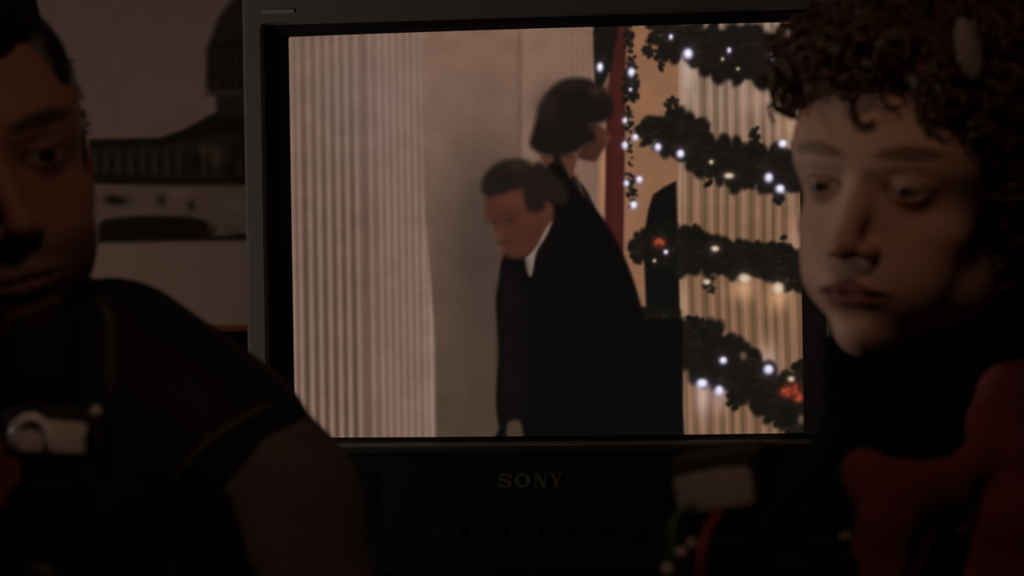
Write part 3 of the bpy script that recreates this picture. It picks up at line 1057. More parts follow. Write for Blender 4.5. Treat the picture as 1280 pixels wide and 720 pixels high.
def sculpt_body(f, B, g):
    """Body in the person's standing frame (origin between the feet, face towards -Y)."""
    f.frame(B)
    sh = g['sh']; zs = g['zs']; hip = g['hip']
    f.cap((0, 0.030, zs - 0.02), (0, 0.034, zs + 0.03), 0.062, 0.056, 0.04)
    f.ell((0, 0.035, zs - 0.15), (sh * 0.80, 0.105, 0.20), 0.04)
    f.ell((0, 0.030, hip + 0.16), (sh * 0.66, 0.095, 0.17), 0.05)
    f.ell((0, 0.030, hip), (sh * 0.78, 0.105, 0.13), 0.05)
    for s in (-1, 1):
        f.cap((s * 0.04, 0.032, zs + 0.015), (s * sh, 0.032, zs - 0.045), 0.050, 0.052, 0.03)
        el, wr = g['elbow'][s], g['wrist'][s]
        f.chain([(s * sh, 0.032, zs - 0.05), el, wr], [0.050, 0.040, 0.028], 0.02)
        f.chain([(s * 0.085, 0.03, hip - 0.03), (s * 0.10, 0.02, 0.46), (s * 0.11, 0.04, 0.09), (s * 0.12, -0.09, 0.035)],
                [0.082, 0.055, 0.038, 0.032], 0.03)


def hand_mesh(M, side=1):
    """Half-closed hand: wrist at the origin, fingers along -Y, palm up."""
    a = np.arange(-0.075, 0.076, 0.0028)
    f = Field(np.arange(-0.07, 0.071, 0.0028), np.arange(-0.17, 0.05, 0.0028), np.arange(-0.04, 0.10, 0.0028))
    f.frame(Matrix.Identity(4))
    f.cap((0, 0.04, 0), (0, -0.01, 0), 0.026, 0.027, 0.01, flat=(1, 1, 1.25))
    f.box((0, -0.050, 0.0), (0.038, 0.046, 0.013), 0.012, 0.012)
    ln = {-0.030: 0.80, -0.010: 0.97, 0.010: 1.0, 0.029: 0.9}
    for x, L in ln.items():
        x *= side
        p = Vector((x * 0.95, -0.092, 0.0)); pts = [tuple(p)]
        for seg, ang in ((0.040, 28), (0.027, 62), (0.021, 88)):
            p = p + Vector((x * 0.06 * seg / 0.04, -math.cos(R(ang)), math.sin(R(ang)))) * seg * L
            pts.append(tuple(p))
        f.chain(pts, [0.0096, 0.0088, 0.0080, 0.0072], 0.003)
    f.chain([(-0.028 * -side, -0.020, 0.004), (0.052 * side, -0.046, 0.016), (0.056 * side, -0.070, 0.036), (0.050 * side, -0.084, 0.056)],
            [0.016, 0.0125, 0.0105, 0.0085], 0.008)
    V, Fc = f.mesh()
    A = np.array(M)
    return V @ A[:3, :3].T + A[:3, 3], Fc


def eye_mesh(name, c, gaze, rad, parent, iris=(0.05, 0.035, 0.02)):
    nseg, nr = 28, 20
    Q = Vector(gaze).to_track_quat('Z', 'Y').to_matrix()
    V, C = [], []
    for i in range(nr + 1):
        th = math.pi * (i / nr) ** 1.3
        rr = rad * (1.03 if th < 0.42 else 1.0)
        for j in range(nseg):
            a = 2 * math.pi * j / nseg
            p = Q @ Vector((math.sin(th) * math.cos(a), math.sin(th) * math.sin(a), math.cos(th))) * rr
            V.append(Vector(c) + p)
            C.append((0.004, 0.004, 0.004) if th < 0.20 else iris if th < 0.46 else (0.20, 0.17, 0.155))
    Fc = [(i * nseg + j, (i + 1) * nseg + j, (i + 1) * nseg + (j + 1) % nseg, i * nseg + (j + 1) % nseg) for i in range(nr) for j in range(nseg)]
    return obj_np(name, np.array(V), np.array(Fc), mat('eye_surface', (0.4, 0.4, 0.4), 0.3, attr='col', spec=0.3), parent, True, np.array(C))


def skin_colours(V, H, base, lip_c, brow_c, beard=0.0, brow_z=0.018, lipz=-0.0715, blush=0.4):
    Mi = np.array(H.inverted())
    P = V @ Mi[:3, :3].T + Mi[:3, 3]
    x, y, z = P.T
    C = np.tile(np.array(base), (len(V), 1))
    def mix(m, c):
        nonlocal C
        m = np.clip(m, 0, 1)[:, None]
        C = C * (1 - m) + np.array(c) * m
    front = np.clip((-y - 0.05) / 0.02, 0, 1)
    red = np.array(base) * np.array((1.02, 0.72, 0.66))
    for s in (-1, 1):
        mix(np.exp(-(((x - s * 0.040) / 0.020) ** 2 + ((z + 0.036) / 0.018) ** 2)) * front * blush, red)
    mix(np.exp(-((x / 0.013) ** 2 + ((z + 0.040) / 0.014) ** 2)) * front * 0.4, red)
    mix(np.clip((np.abs(x) - 0.068) / 0.006, 0, 1) * (np.abs(z) < 0.05) * 0.5, red)
    if beard:
        m = np.clip((-0.045 - z) / 0.012, 0, 1) * np.clip((z + 0.16) / 0.03, 0, 1) * np.clip((0.03 - y) / 0.02, 0, 1)
        mouth = np.exp(-((x / 0.026) ** 2 + ((z - lipz) / 0.009) ** 2))
        mix(m * beard * (1 - mouth), np.array(base) * np.array((0.35, 0.36, 0.40)))
    lw = np.clip(1.15 - np.sqrt((x / 0.0275) ** 2 + ((z - lipz + 0.0005) / (0.0098 * (1 - 0.35 * np.abs(x) / 0.024).clip(0.3, 1))) ** 2), 0, 0.22) / 0.22
    mix(lw * front, lip_c)
    for s in (-1, 1):
        xb = (x * s - 0.033)
        zb = brow_z + 0.004 + 0.0030 * np.cos(xb / 0.026 * 1.6) + 0.06 * xb
        mix(np.clip((1.15 - np.sqrt((xb / 0.0225) ** 2 + ((z - zb) / 0.0050) ** 2)) * 3, 0, 1) * front * 0.9, brow_c)
        ex = x - s * 0.032
        e = np.sqrt((ex / 0.0158) ** 2 + ((z + 0.0004) / 0.0064) ** 2)
        mix(np.exp(-((e - 1.0) / 0.16) ** 2) * front * np.where(z > -0.001, 0.9, 0.45), np.array(brow_c) * 0.6)
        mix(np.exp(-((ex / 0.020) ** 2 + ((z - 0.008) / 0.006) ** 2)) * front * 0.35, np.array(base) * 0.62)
    return C


def strands(name, roots, normals, H, material, parent, length, curl, rad, rs_, lift=0.5, fall=0.6, seg=26, sides=4, thin=0.6):
    """Many hair locks joined into one mesh; curl = helix radius."""
    Vs, Fs = [], []
    base = 0
    ang = np.linspace(0, 2 * np.pi, sides, endpoint=False)
    for p, n in zip(roots, normals):
        L = length * (0.7 + 0.6 * rs_.rand())
        d = n * lift + np.array((0, 0, -1)) * fall + rs_.randn(3) * 0.35
        d -= n * min(0, d @ n)
        d /= np.linalg.norm(d)
        a = np.cross(d, rs_.randn(3)); a /= np.linalg.norm(a)
        b = np.cross(d, a)
        t = np.linspace(0, 1, seg)
        ph = rs_.rand() * 6.28
        tw = (2.0 + 1.5 * rs_.rand()) * 2 * np.pi * (1 if rs_.rand() > .5 else -1)
        cr = curl * (0.6 + 0.7 * rs_.rand()) * np.minimum(1, t * 4)
        c = p + np.outer(t * L, d) + (cr * np.cos(tw * t + ph))[:, None] * a + (cr * np.sin(tw * t + ph))[:, None] * b
        c += n * 0.006
        rr = rad * (0.7 + 0.6 * rs_.rand()) * (1 - thin * t ** 2)
        tg = np.gradient(c, axis=0); tg /= np.linalg.norm(tg, axis=1)[:, None]
        u_ = np.cross(tg, np.array((0.31, 0.17, 0.94))); u_ /= np.linalg.norm(u_, axis=1)[:, None] + 1e-9
        v_ = np.cross(tg, u_)
        ring = c[:, None] + rr[:, None, None] * (np.cos(ang)[None, :, None] * u_[:, None] + np.sin(ang)[None, :, None] * v_[:, None])
        Vs.append(ring.reshape(-1, 3))
        i = np.arange(seg - 1)[:, None] * sides + np.arange(sides)[None]
        j = np.arange(seg - 1)[:, None] * sides + (np.arange(sides)[None] + 1) % sides
        Fs.append(np.stack([i, j, j + sides, i + sides], -1).reshape(-1, 4) + base)
        base += seg * sides
    V = np.concatenate(Vs)
    A = np.array(H)
    V = V @ A[:3, :3].T + A[:3, 3]
    return V, np.concatenate(Fs)


def scalp_points(n, rs_, test, ctr=(0, 0.016, 0.026), rad=(0.0765, 0.095, 0.089)):
    P, N = [], []
    ctr, rad = np.array(ctr), np.array(rad)
    while len(P) < n:
        d = rs_.randn(3); d /= np.linalg.norm(d)
        p = ctr + d * rad
        if test(p):
            nn = d / rad; P.append(p); N.append(nn / np.linalg.norm(nn))
    return P, N


def head_frame(eye_mid, yaw, pitch, roll, scale):
    Rm = Matrix.Rotation(yaw, 4, 'Z') @ Matrix.Rotation(pitch, 4, 'X') @ Matrix.Rotation(roll, 4, 'Y') @ Matrix.Scale(scale, 4)
    off = Rm @ Vector((0, -0.083, 0))
    return Matrix.Translation(Vector(eye_mid) - off) @ Rm


def to_parent(o, par):
    """Keep a mesh built in world space in place under an unrotated Empty."""
    o.parent = par
    o.matrix_parent_inverse = Matrix.Translation(-par.location)


def garment(name, par, M, lo, hi, step, build, material, wr=None, smooth=True):
    f = Field(*[np.arange(lo[i], hi[i], step) for i in range(3)], base=0.08)
    f.frame(M)
    build(f)
    if wr: f.wrinkle(*wr)
    V, Fc = f.mesh()
    o = obj_np(name, V, Fc, material, None, smooth)
    to_parent(o, par)
    SURF[name + par.name] = BVHTree.FromPolygons([tuple(q) for q in V], [tuple(q) for q in Fc])
    return o


def hit(px, py, *keys):
    """Nearest point of the named garments in the direction of a photo pixel."""
    a = at(px, py, 0.3); d = (at(px, py, 1.3) - a).normalized()
    best = None
    for k in keys:
        h = SURF[k].ray_cast(a, d)
        if h[0] is not None and (best is None or h[3] < best[1]): best = (h[0], h[3])
    return best[0] if best else None


def hips_down(par, x0, y0, hip, yaw, colour_m, shoe_m):
    B = Matrix.Translation((x0, y0, 0)) @ Matrix.Rotation(yaw, 4, 'Z')
    def tr(f):
        f.ell((0, 0.03, hip), (0.165, 0.125, 0.15), 0.03)
        for s in (-1, 1):
            f.chain([(s * 0.085, 0.03, hip - 0.03), (s * 0.10, 0.02, 0.48), (s * 0.11, 0.03, 0.06)], [0.105, 0.080, 0.062], 0.03)
        f.cut_plane((0, 0, 1), (0, 0, hip + 0.10))
        f.cut_plane((0, 0, -1), (0, 0, 0.045))
    garment('trousers', par, B, (x0 - 0.32, y0 - 0.26, 0.0), (x0 + 0.32, y0 + 0.3, hip + 0.2), 0.014, tr, colour_m, (0.004, 30, 4))
    for s in (-1, 1):
        def shoe(f):
            f.cap((s * 0.11, 0.05, 0.045), (s * 0.125, -0.13, 0.036), 0.043, 0.036, 0.01)
            f.cap((s * 0.11, 0.04, 0.05), (s * 0.11, 0.03, 0.10), 0.043, 0.046, 0.02)
            f.cut_plane((0, 0, -1), (0, 0, 0.002))
        garment('shoe', par, B, (x0 - 0.32, y0 - 0.3, -0.02), (x0 + 0.32, y0 + 0.3, 0.17), 0.008, shoe, shoe_m)


def camera_gear(flash_c, yaw, roll, fw_, fh_, label, tilt=0.0, arch=False, window=(0.42, 0.39, 0.37)):
    """Stills camera with a flash head; origin at the foot of the body; flash front towards -Y."""
    bh = 0.085
    top = 0.026
    ez = Vector(flash_c)
    M = Matrix.Translation(ez) @ Matrix.Rotation(yaw, 4, 'Z') @ Matrix.Rotation(tilt, 4, 'X') @ Matrix.Rotation(roll, 4, 'Y')
    base = empty('press_camera', (0, 0, 0))
    base.matrix_world = M @ Matrix.Translation((0, 0.02, -fh_ / 2 - 0.016 - bh - 0.02))
    tag(base, label, 'camera')
    z0 = 0.0
    Mb = mat('camera_black', (0.003, 0.003, 0.003), 0.75, bump=(700, 0.3, 0.0006), spec=0.12)
    Mh = mat('flash_housing', (0.016, 0.016, 0.014), 0.7, spec=0.2)
    Mg = mat('lens_glass', (0.003, 0.003, 0.004), 0.4, spec=0.2)
    bm = bmesh.new(); b_box(bm, (0, 0.005, z0 + bh / 2), (0.138, 0.046, bh), 0.008)
    b_box(bm, (0, 0.004, z0 + bh + 0.007), (0.048, 0.040, 0.018), 0.006)
    obj('camera_body', bm, Mb, base)
    bm = bmesh.new(); b_box(bm, (-0.052, -0.024, z0 + bh / 2 - 0.004), (0.026, 0.020, bh * 0.86), 0.008)
    obj('grip', bm, Mb, base)
    bm = bmesh.new()
    b_cyl(bm, (0, -0.018, z0 + bh * .46), (0, -0.075, z0 + bh * .46), 0.033, 0.032, 32)
    b_cyl(bm, (0, -0.030, z0 + bh * .46), (0, -0.052, z0 + bh * .46), 0.0355, 0.0355, 32)
    lens = obj('lens', bm, Mb, base)
    bm = bmesh.new(); bmesh.ops.create_uvsphere(bm, u_segments=24, v_segments=12, radius=0.028,
                                                matrix=Matrix.Translation((0, -0.072, z0 + bh * .46)) @ Matrix.Diagonal((1, 0.3, 1, 1)))
    obj('front_glass', bm, Mg, lens, True)
    for dx, rr in ((0.050, 0.010), (-0.050, 0.008)):
        bm = bmesh.new(); b_cyl(bm, (dx, 0.005, z0 + bh - 0.001), (dx, 0.005, z0 + bh + 0.008), rr, rr * 0.95, 24)
        obj('dial', bm, Mb, base)
    # flash head on the shoe
    zf = z0 + bh + 0.02 + 0.016 + fh_ / 2
    bm = bmesh.new()
    b_box(bm, (0, 0.0, z0 + bh + 0.022), (0.030, 0.030, 0.020), 0.003)
    b_box(bm, (0, 0.020, zf), (fw_ + 0.006, 0.078, fh_ + 0.006), 0.004)
    fl = obj('flash_head', bm, Mh, base)
    bm = bmesh.new()
    b_ring(bm, rounded(-fw_ / 2, fw_ / 2, zf - fh_ / 2, zf + fh_ / 2, 0.003), rounded(-fw_ / 2 + 0.002, fw_ / 2 - 0.002, zf - fh_ / 2 + 0.002, zf + fh_ / 2 - 0.002, 0.002), -0.0215, -0.0235)
    obj('window_rim', bm, Mh, fl)
    # curved reflector dish behind ribbed window: a smooth shallow panel
    n_u, n_v = 40, 20
    uu, vv = np.meshgrid(np.linspace(-1, 1, n_u), np.linspace(-1, 1, n_v))
    yy = -0.0232 + 0.0012 * (uu ** 2) + 0.0010 * (vv ** 2) + 0.00025 * np.sin(uu * 60)
    V = np.stack([uu.ravel() * (fw_ / 2 - 0.001), yy.ravel(), zf + vv.ravel() * (fh_ / 2 - 0.001)], 1)
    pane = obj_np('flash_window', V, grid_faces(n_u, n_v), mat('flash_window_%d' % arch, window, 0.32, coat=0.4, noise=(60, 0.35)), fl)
    if arch:  # glare on the window, modelled as a pale arch
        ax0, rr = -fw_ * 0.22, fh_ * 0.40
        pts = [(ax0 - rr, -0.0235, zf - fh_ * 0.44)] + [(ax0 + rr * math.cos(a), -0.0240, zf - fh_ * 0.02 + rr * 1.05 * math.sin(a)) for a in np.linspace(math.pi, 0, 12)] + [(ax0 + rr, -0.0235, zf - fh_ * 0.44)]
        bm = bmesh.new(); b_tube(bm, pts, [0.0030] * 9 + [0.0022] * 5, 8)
        obj('glare_arch', bm, mat('glare_arch_pale', (0.92, 0.92, 0.95), 0.25, coat=0.5), fl, True)
    return base, zf, pane


M_skin_w = mat('skin_fair', (0.5, 0.3, 0.2), 0.6, attr='col', bump=(420, 0.12, 0.0006), spec=0.4)
M_skin_m = mat('skin_olive', (0.4, 0.25, 0.18), 0.6, attr='col', bump=(420, 0.15, 0.0007), spec=0.4)

# ------------------------------------------------------------------ woman
wd = 1.255
HWm = head_frame(at(1078, 234, wd), R(-38), R(4), R(6), 1.0)
hc = HWm.translation
woman = empty('person', (hc.x, hc.y, 0))
tag(woman, 'person with short curly reddish hair, black turtleneck and red scarf, looking past the television', 'person')
WY = R(-30)
WB = Matrix.Translation((hc.x + 0.008, hc.y - 0.010, 0)) @ Matrix.Rotation(WY, 4, 'Z')
flash_w = at(893, 609, 1.05)
Wi = WB.inverted()
cw = Wi @ flash_w
gW = dict(s=1, face=0.0565, jaw=0.050, chin=-0.097, brow=0.0185, lip=-0.0710, lid=0.0030, open=-0.0016, neck=0.052, sh=0.138, zs=hc.z - 0.235, hip=0.90,
          elbow={-1: (-0.185, 0.00, 1.12), 1: (0.195, -0.04, 1.10)},
          wrist={-1: (cw.x - 0.050, cw.y + 0.098, cw.z - 0.152), 1: (cw.x + 0.050, cw.y + 0.098, cw.z - 0.152)})
f = Field(rng_axis(hc.x - 0.36, hc.x + 0.36, hc.x - 0.112, hc.x + 0.105, 0.0021, 0.014),
          rng_axis(hc.y - 0.40, hc.y + 0.24, hc.y - 0.115, hc.y + 0.10, 0.0021, 0.014),
          rng_axis(-0.01, hc.z + 0.16, hc.z - 0.125, hc.z + 0.118, 0.0021, 0.016), base=0.08)
sculpt_head(f, HWm, gW)
sculpt_body(f, WB, gW)
V, Fc = f.mesh()
Vw = [V]; Fw = [Fc]
for s in (-1, 1):
    wp = Vector(gW['wrist'][s])
    Mh_ = WB @ Matrix.Translation(wp) @ Matrix.Rotation(s * R(0), 4, 'Z')
    hv, hf = hand_mesh(Mh_, -s)
    Fw.append(hf + sum(len(q) for q in Vw)); Vw.append(hv)
V = np.concatenate(Vw); Fc = np.concatenate(Fw)
C = skin_colours(V, HWm, (0.52, 0.335, 0.25), (0.22, 0.075, 0.062), (0.15, 0.085, 0.055), 0, 0.0175, gW['lip'], 0.45)
o = obj_np('body', V, Fc, M_skin_w, None, True, C); to_parent(o, woman)
gz = (HWm.to_3x3() @ Vector((-0.10, -1, -0.05))).normalized()
for s in (-1, 1):
    o = eye_mesh('eye', HWm @ Vector((s * 0.0315, EYE_Y, 0.0)), gz, 0.0130, None, (0.05, 0.06, 0.06)); to_parent(o, woman)

M_hair_w = mat('auburn_hair', (0.085, 0.042, 0.024), 0.45, noise=(60, 0.35), spec=0.3)
rh = np.random.RandomState(8)


def scalp_w(p):
    x, y, z = p
    line = 0.060 + 0.25 * max(0, abs(x) - 0.02)
    if x < -0.045 and y < 0.02: return z > 0.070
    if abs(x) > 0.055 and -0.012 < y < 0.050 and z < 0.028: return False
    if y < -0.045: return z > line + 0.012
    if y < 0.0: return z > 0.052 - 1.15 * (y + 0.045) - 0.0
    return z > -0.045


P_, N_ = scalp_points(1500, rh, scalp_w, (0, 0.012, 0.030), (0.0775, 0.100, 0.092))
V1, F1 = strands('hair', P_, N_, HWm, None, None, 0.030, 0.0080, 0.0026, rh, 0.65, 0.35)
fh = Field(np.arange(hc.x - 0.13, hc.x + 0.13, 0.004), np.arange(hc.y - 0.14, hc.y + 0.14, 0.004), np.arange(hc.z - 0.12, hc.z + 0.15, 0.004))
fh.frame(HWm)
fh.ell((0.002, 0.018, 0.030), (0.0795, 0.0965, 0.091), 0.01)
fh.ell((0, 0.060, -0.010), (0.078, 0.060, 0.060), 0.02)
fh.ell((0, -0.048, 0.076), (0.054, 0.034, 0.026), 0.02)
fh.ell((-0.034, -0.060, 0.068), (0.024, 0.022, 0.018), 0.02)
fh.ell((0, -0.085, -0.005), (0.068, 0.085, 0.073), 0.010, 'cut')
fh.ell((0, -0.040, -0.080), (0.075, 0.080, 0.080), 0.01, 'cut')
for s in (-1, 1): fh.ell((s * 0.082, 0.014, -0.012), (0.022, 0.026, 0.036), 0.006, 'cut')
fh.wrinkle(0.0045, 190, 3)
V2, F2 = fh.mesh()
V = np.concatenate([V2, V1]); Fc = np.concatenate([F2, F1 + len(V2)])
# loose curl on the forehead and locks in front of the brow
P3 = [np.array(q) for q in ((-0.050, -0.064, 0.086), (-0.056, -0.060, 0.080), (-0.050, -0.070, 0.090), (-0.036, -0.080, 0.084), (-0.018, -0.084, 0.094), (0.000, -0.084, 0.092), (0.020, -0.080, 0.088),
                            (0.038, -0.076, 0.070), (0.050, -0.066, 0.058), (0.060, -0.052, 0.042), (0.066, -0.038, 0.026), (0.070, -0.026, 0.008), (0.072, -0.018, -0.010), (-0.060, -0.056, 0.074), (-0.062, -0.054, 0.062), (-0.032, -0.080, 0.092))]
P3 = [p + rh.randn(3) * 0.004 for p in P3 for _ in range(7)]
N3 = [p / np.linalg.norm(p) for p in P3]
V3, F3 = strands('hair', P3, N3, HWm, None, None, 0.022, 0.0075, 0.0024, rh, 0.5, 0.5)
Fc = np.concatenate([Fc, F3 + len(V)]); V = np.concatenate([V, V3])
bm = bmesh.new()
pts = [HWm @ Vector((0.004 + 0.0085 * math.cos(a), -0.094 - 0.003 * math.sin(a), 0.052 + 0.011 * math.sin(a))) for a in np.linspace(1.3, 5.6, 18)]
b_tube(bm, pts, [0.0016 + 0.0016 * math.sin(math.pi * i / 17) for i in range(18)], 7)
me_ = bpy.data.meshes.new('tmp'); bm.to_mesh(me_); bm.free()
cvv = np.array([q.co[:] for q in me_.vertices]); cff = [tuple(q.vertices) for q in me_.polygons if len(q.vertices) == 4]
Fc = np.concatenate([Fc, np.array(cff) + len(V)]); V = np.concatenate([V, cvv])
bpy.data.meshes.remove(me_)
o = obj_np('hair', V, Fc, M_hair_w, None, True); to_parent(o, woman)
SURF['hair'] = BVHTree.FromPolygons([tuple(q) for q in V], [tuple(q) for q in Fc])
# pale hair clip above the ear side
M_clip = mat('pale_clip', (0.22, 0.20, 0.165), 0.6)
cl_c = hit(1206, 64, 'hair') + Vector((0, -0.010, 0))
bm = bmesh.new()
bmesh.ops.create_uvsphere(bm, u_segments=20, v_segments=12, radius=1.0, matrix=Matrix.Translation(cl_c) @ Matrix.Rotation(R(-12), 4, 'Y') @ Matrix.Diagonal((0.0085, 0.005, 0.021, 1)))
b_tube(bm, [cl_c + Vector((0.006, 0.006, 0.019)), cl_c + Vector((0.004, 0.024, 0.0)), cl_c + Vector((-0.004, 0.006, -0.019))], 0.0012, 6)
o = obj('hair_clip', bm, M_clip, None, True); to_parent(o, woman); o['label'] = 'pale oval hair clip'

M_knit = mat('black_knit', (0.0022, 0.0022, 0.0022), 0.95, bump=(500, 0.4, 0.0015), spec=0.04)
M_jkt_w = mat('black_wool', (0.0025, 0.0025, 0.0025), 0.95, bump=(300, 0.4, 0.001), spec=0.04)
M_scarf = mat('red_scarf', (0.150, 0.030, 0.034), 0.85, noise=(90, 0.25), bump=(350, 0.4, 0.001), sheen=0.1, spec=0.2)
zsw = gW['zs']
NB = Wi @ (HWm @ Vector((0, 0.030, -0.150)))
NT = Wi @ (HWm @ Vector((0, 0.010, -0.108)))


def turtleneck(f):
    f.cap((NB.x, NB.y, NB.z - 0.04), tuple(NT), 0.068, 0.064, 0.01)
    for q in range(3):
        a = 0.02 * q
        f.ell((NT.x, NT.y, NT.z - 0.004 - a), (0.0690, 0.0690, 0.010), 0.004)
    n0, n1 = Wi @ (HWm @ Vector((0, 0.022, -0.095))), Wi @ (HWm @ Vector((0, 0.034, -0.205)))
    f.cap(tuple(n0), tuple(n1), 0.063, 0.072, 0.01)
    f.ell((0, 0.03, zsw - 0.10), (0.150, 0.118, 0.17), 0.03)
    f.cap((-0.05, 0.03, zsw), (0.05, 0.03, zsw), 0.062, 0.062, 0.03)
    f.cap((0, 0.03, zsw), (0, 0.032, zsw + 0.04), 0.075, 0.066, 0.02)
    f.cut_plane((0, 0.05, 1), (NT.x, NT.y, NT.z - 0.002))
    f.cut_plane((0, 0, -1), (0, 0, zsw - 0.32))


garment('turtleneck', woman, WB, (hc.x - 0.24, hc.y - 0.22, zsw - 0.36), (hc.x + 0.24, hc.y + 0.22, hc.z - 0.06), 0.0048, turtleneck, M_knit, (0.0012, 90, 5))


def jacket_w(f):
    f.ell((0, 0.035, zsw - 0.15), (0.172, 0.135, 0.22), 0.04)
    f.ell((0, 0.03, 0.98), (0.165, 0.135, 0.20), 0.05)
    for s in (-1, 1):
        f.cap((s * 0.055, 0.035, zsw + 0.012), (s * 0.138, 0.032, zsw - 0.052), 0.060, 0.062, 0.03)
        f.chain([(s * 0.138, 0.032, zsw - 0.055), gW['elbow'][s], gW['wrist'][s]], [0.062, 0.054, 0.038], 0.02)
    # open front
    f.ell((0.0, -0.11, zsw - 0.03), (0.045, 0.10, 0.15), 0.012, 'cut')
    f.ell((0.0, 0.02, zsw + 0.07), (0.070, 0.075, 0.06), 0.01, 'cut')
    f.cut_plane((0, 0, -1), (0, 0, 0.80))


garment('jacket', woman, WB, (hc.x - 0.42, hc.y - 0.46, 0.74), (hc.x + 0.36, hc.y + 0.28, zsw + 0.12), 0.0085, jacket_w, M_jkt_w, (0.004, 34, 6))


def scarf(f):
    d0 = 1.165
    def w(px, py, d=d0): return tuple(at(px, py, d))
    fl = (1, 2.4, 1)
    # wide band below the turtleneck
    f.chain([w(1080, 592, 1.150), w(1104, 612, 1.140), w(1140, 616, 1.137), w(1180, 608, 1.142), w(1216, 582, 1.158)], [0.014, 0.0185, 0.0185, 0.016, 0.011], 0.008, flat=fl)
    f.chain([w(1072, 578, 1.156), w(1092, 600, 1.145)], [0.009, 0.016], 0.006, flat=fl)
    # two hanging tails with a crease between
    f.chain([w(1120, 622, 1.136), w(1108, 660, 1.133), w(1090, 730, 1.133), w(1080, 800, 1.138)], [0.019, 0.0190, 0.0175, 0.0170], 0.006, flat=fl)
    f.chain([w(1150, 622, 1.143), w(1142, 660, 1.143), w(1120, 730, 1.143), w(1108, 790, 1.146)], [0.015, 0.0150, 0.0140, 0.014], 0.002, flat=fl)
    f.chain([w(1158, 606, 1.131), w(1136, 650, 1.128), w(1120, 720, 1.128)], [0.0022, 0.0028, 0.0026], 0.004)
    # end thrown over the shoulder
    f.chain([w(1216, 582, 1.158), w(1240, 530, 1.190), w(1258, 490, 1.25), w(1266, 474, 1.34)], [0.011, 0.014, 0.016, 0.016], 0.012, flat=(1, 1.6, 1))
    f.chain([w(1250, 500, 1.215), w(1256, 580, 1.175), w(1260, 660, 1.160), w(1258, 740, 1.158), w(1256, 800, 1.165)], [0.014, 0.021, 0.023, 0.024, 0.023], 0.012, flat=(1, 1.6, 1))
    f.chain([w(1290, 520, 1.25), w(1296, 620, 1.20), w(1296, 740, 1.185)], [0.018, 0.022, 0.022], 0.008, flat=(1, 1.6, 1))


o = garment('scarf', woman, Matrix.Identity(4), (hc.x - 0.11, 1.10, 1.24), (hc.x + 0.12, 1.40, 1.50), 0.0034, scarf, M_scarf, (0.0016, 110, 9))
for px, py, d in ((1057, 671, 1.150), (1202, 661, 1.150)):
    c_ = at(px, py, d)
    bm = bmesh.new()
    bmesh.ops.create_uvsphere(bm, u_segments=16, v_segments=8, radius=1.0, matrix=Matrix.Translation(c_) @ Matrix.Rotation(R(-15), 4, 'Y') @ Matrix.Diagonal((0.0042, 0.003, 0.0028, 1)))
    o = obj('jacket_stud', bm, M_clip, None, True); to_parent(o, woman)
M_trs = mat('dark_trousers', (0.010, 0.010, 0.012), 0.9, bump=(400, 0.3, 0.001))
M_shoe = mat('black_shoe_leather', (0.006, 0.006, 0.006), 0.4)
hips_down(woman, hc.x, hc.y, 0.90, WY, M_trs, M_shoe)

# her camera
pc, zf, pane = camera_gear(flash_w, R(-12), R(-9), 0.047, 0.0275, 'black camera with tilted pale flash window, green and red cords, held beside red scarf', tilt=R(0))
M_green = mat('green_cord', (0.02, 0.10, 0.045), 0.6)
M_redc = mat('red_cord', (0.20, 0.015, 0.02), 0.6)
M_bead = mat('silver_bead', (0.55, 0.50, 0.46), 0.3, metal=0.3)
Pi = pc.matrix_world.inverted()


def cord(pts, r_, m_, beads):
    bm = bmesh.new()
    Q = [Pi @ at(*p) for p in pts]
    C_ = []
    for i in range(len(Q) - 1):
        p0, p1, p2, p3 = Q[max(i - 1, 0)], Q[i], Q[i + 1], Q[min(i + 2, len(Q) - 1)]
        for k in range(6):
            t = k / 6
            C_.append(0.5 * ((2 * p1) + (p2 - p0) * t + (2 * p0 - 5 * p1 + 4 * p2 - p3) * t * t + (3 * p1 - p0 - 3 * p2 + p3) * t ** 3))
    C_.append(Q[-1])
    b_tube(bm, C_, r_, 8)
    c = obj('cord', bm, m_, pc, True)
    for (x, y, d, rr) in beads:
        bm = bmesh.new(); bmesh.ops.create_uvsphere(bm, u_segments=14, v_segments=8, radius=rr, matrix=Matrix.Translation(Pi @ at(x, y, d)))
        obj('bead', bm, M_bead, c, True)


cord([(868, 632, 1.035), (852, 640, 1.015), (842, 655, 1.005), (838, 690, 1.0), (833, 730, 1.0), (842, 790, 1.01), (880, 790, 1.03)], 0.0022, M_green, [(834, 713, 0.998, 0.0034), (864, 680, 1.0, 0.0026)])
cord([(900, 640, 1.035), (884, 665, 1.01), (876, 700, 1.0), (876, 740, 1.0), (884, 790, 1.01)], 0.0026, M_redc, [(851, 692, 1.0, 0.0032)])

# ------------------------------------------------------------------ man
md = 1.225
HM = head_frame(at(-6, 207, md), R(29), R(4), R(-14), 1.06)
hm = HM.translation
man = empty('person', (hm.x, hm.y, 0))
tag(man, 'person with short black hair and dark jacket with maroon sleeves, beside the framed picture', 'person')
MB = Matrix.Translation((hm.x + 0.009, hm.y, 0)) @ Matrix.Rotation(R(4), 4, 'Z')
flash_m = at(62, 543, 1.10)
cm = MB.inverted() @ flash_m
zsm = hm.z - 0.225
gM = dict(s=1, face=0.0600, lid=0.0034, jaw=0.052, chin=-0.102, brow=0.0160, lip=-0.0725, neck=0.056, sh=0.175, zs=zsm, hip=0.92,
          elbow={-1: (-0.240, -0.05, 1.12), 1: (0.240, -0.05, 1.12)},
          wrist={-1: (cm.x - 0.052, cm.y + 0.098, cm.z - 0.150), 1: (cm.x + 0.052, cm.y + 0.098, cm.z - 0.150)})
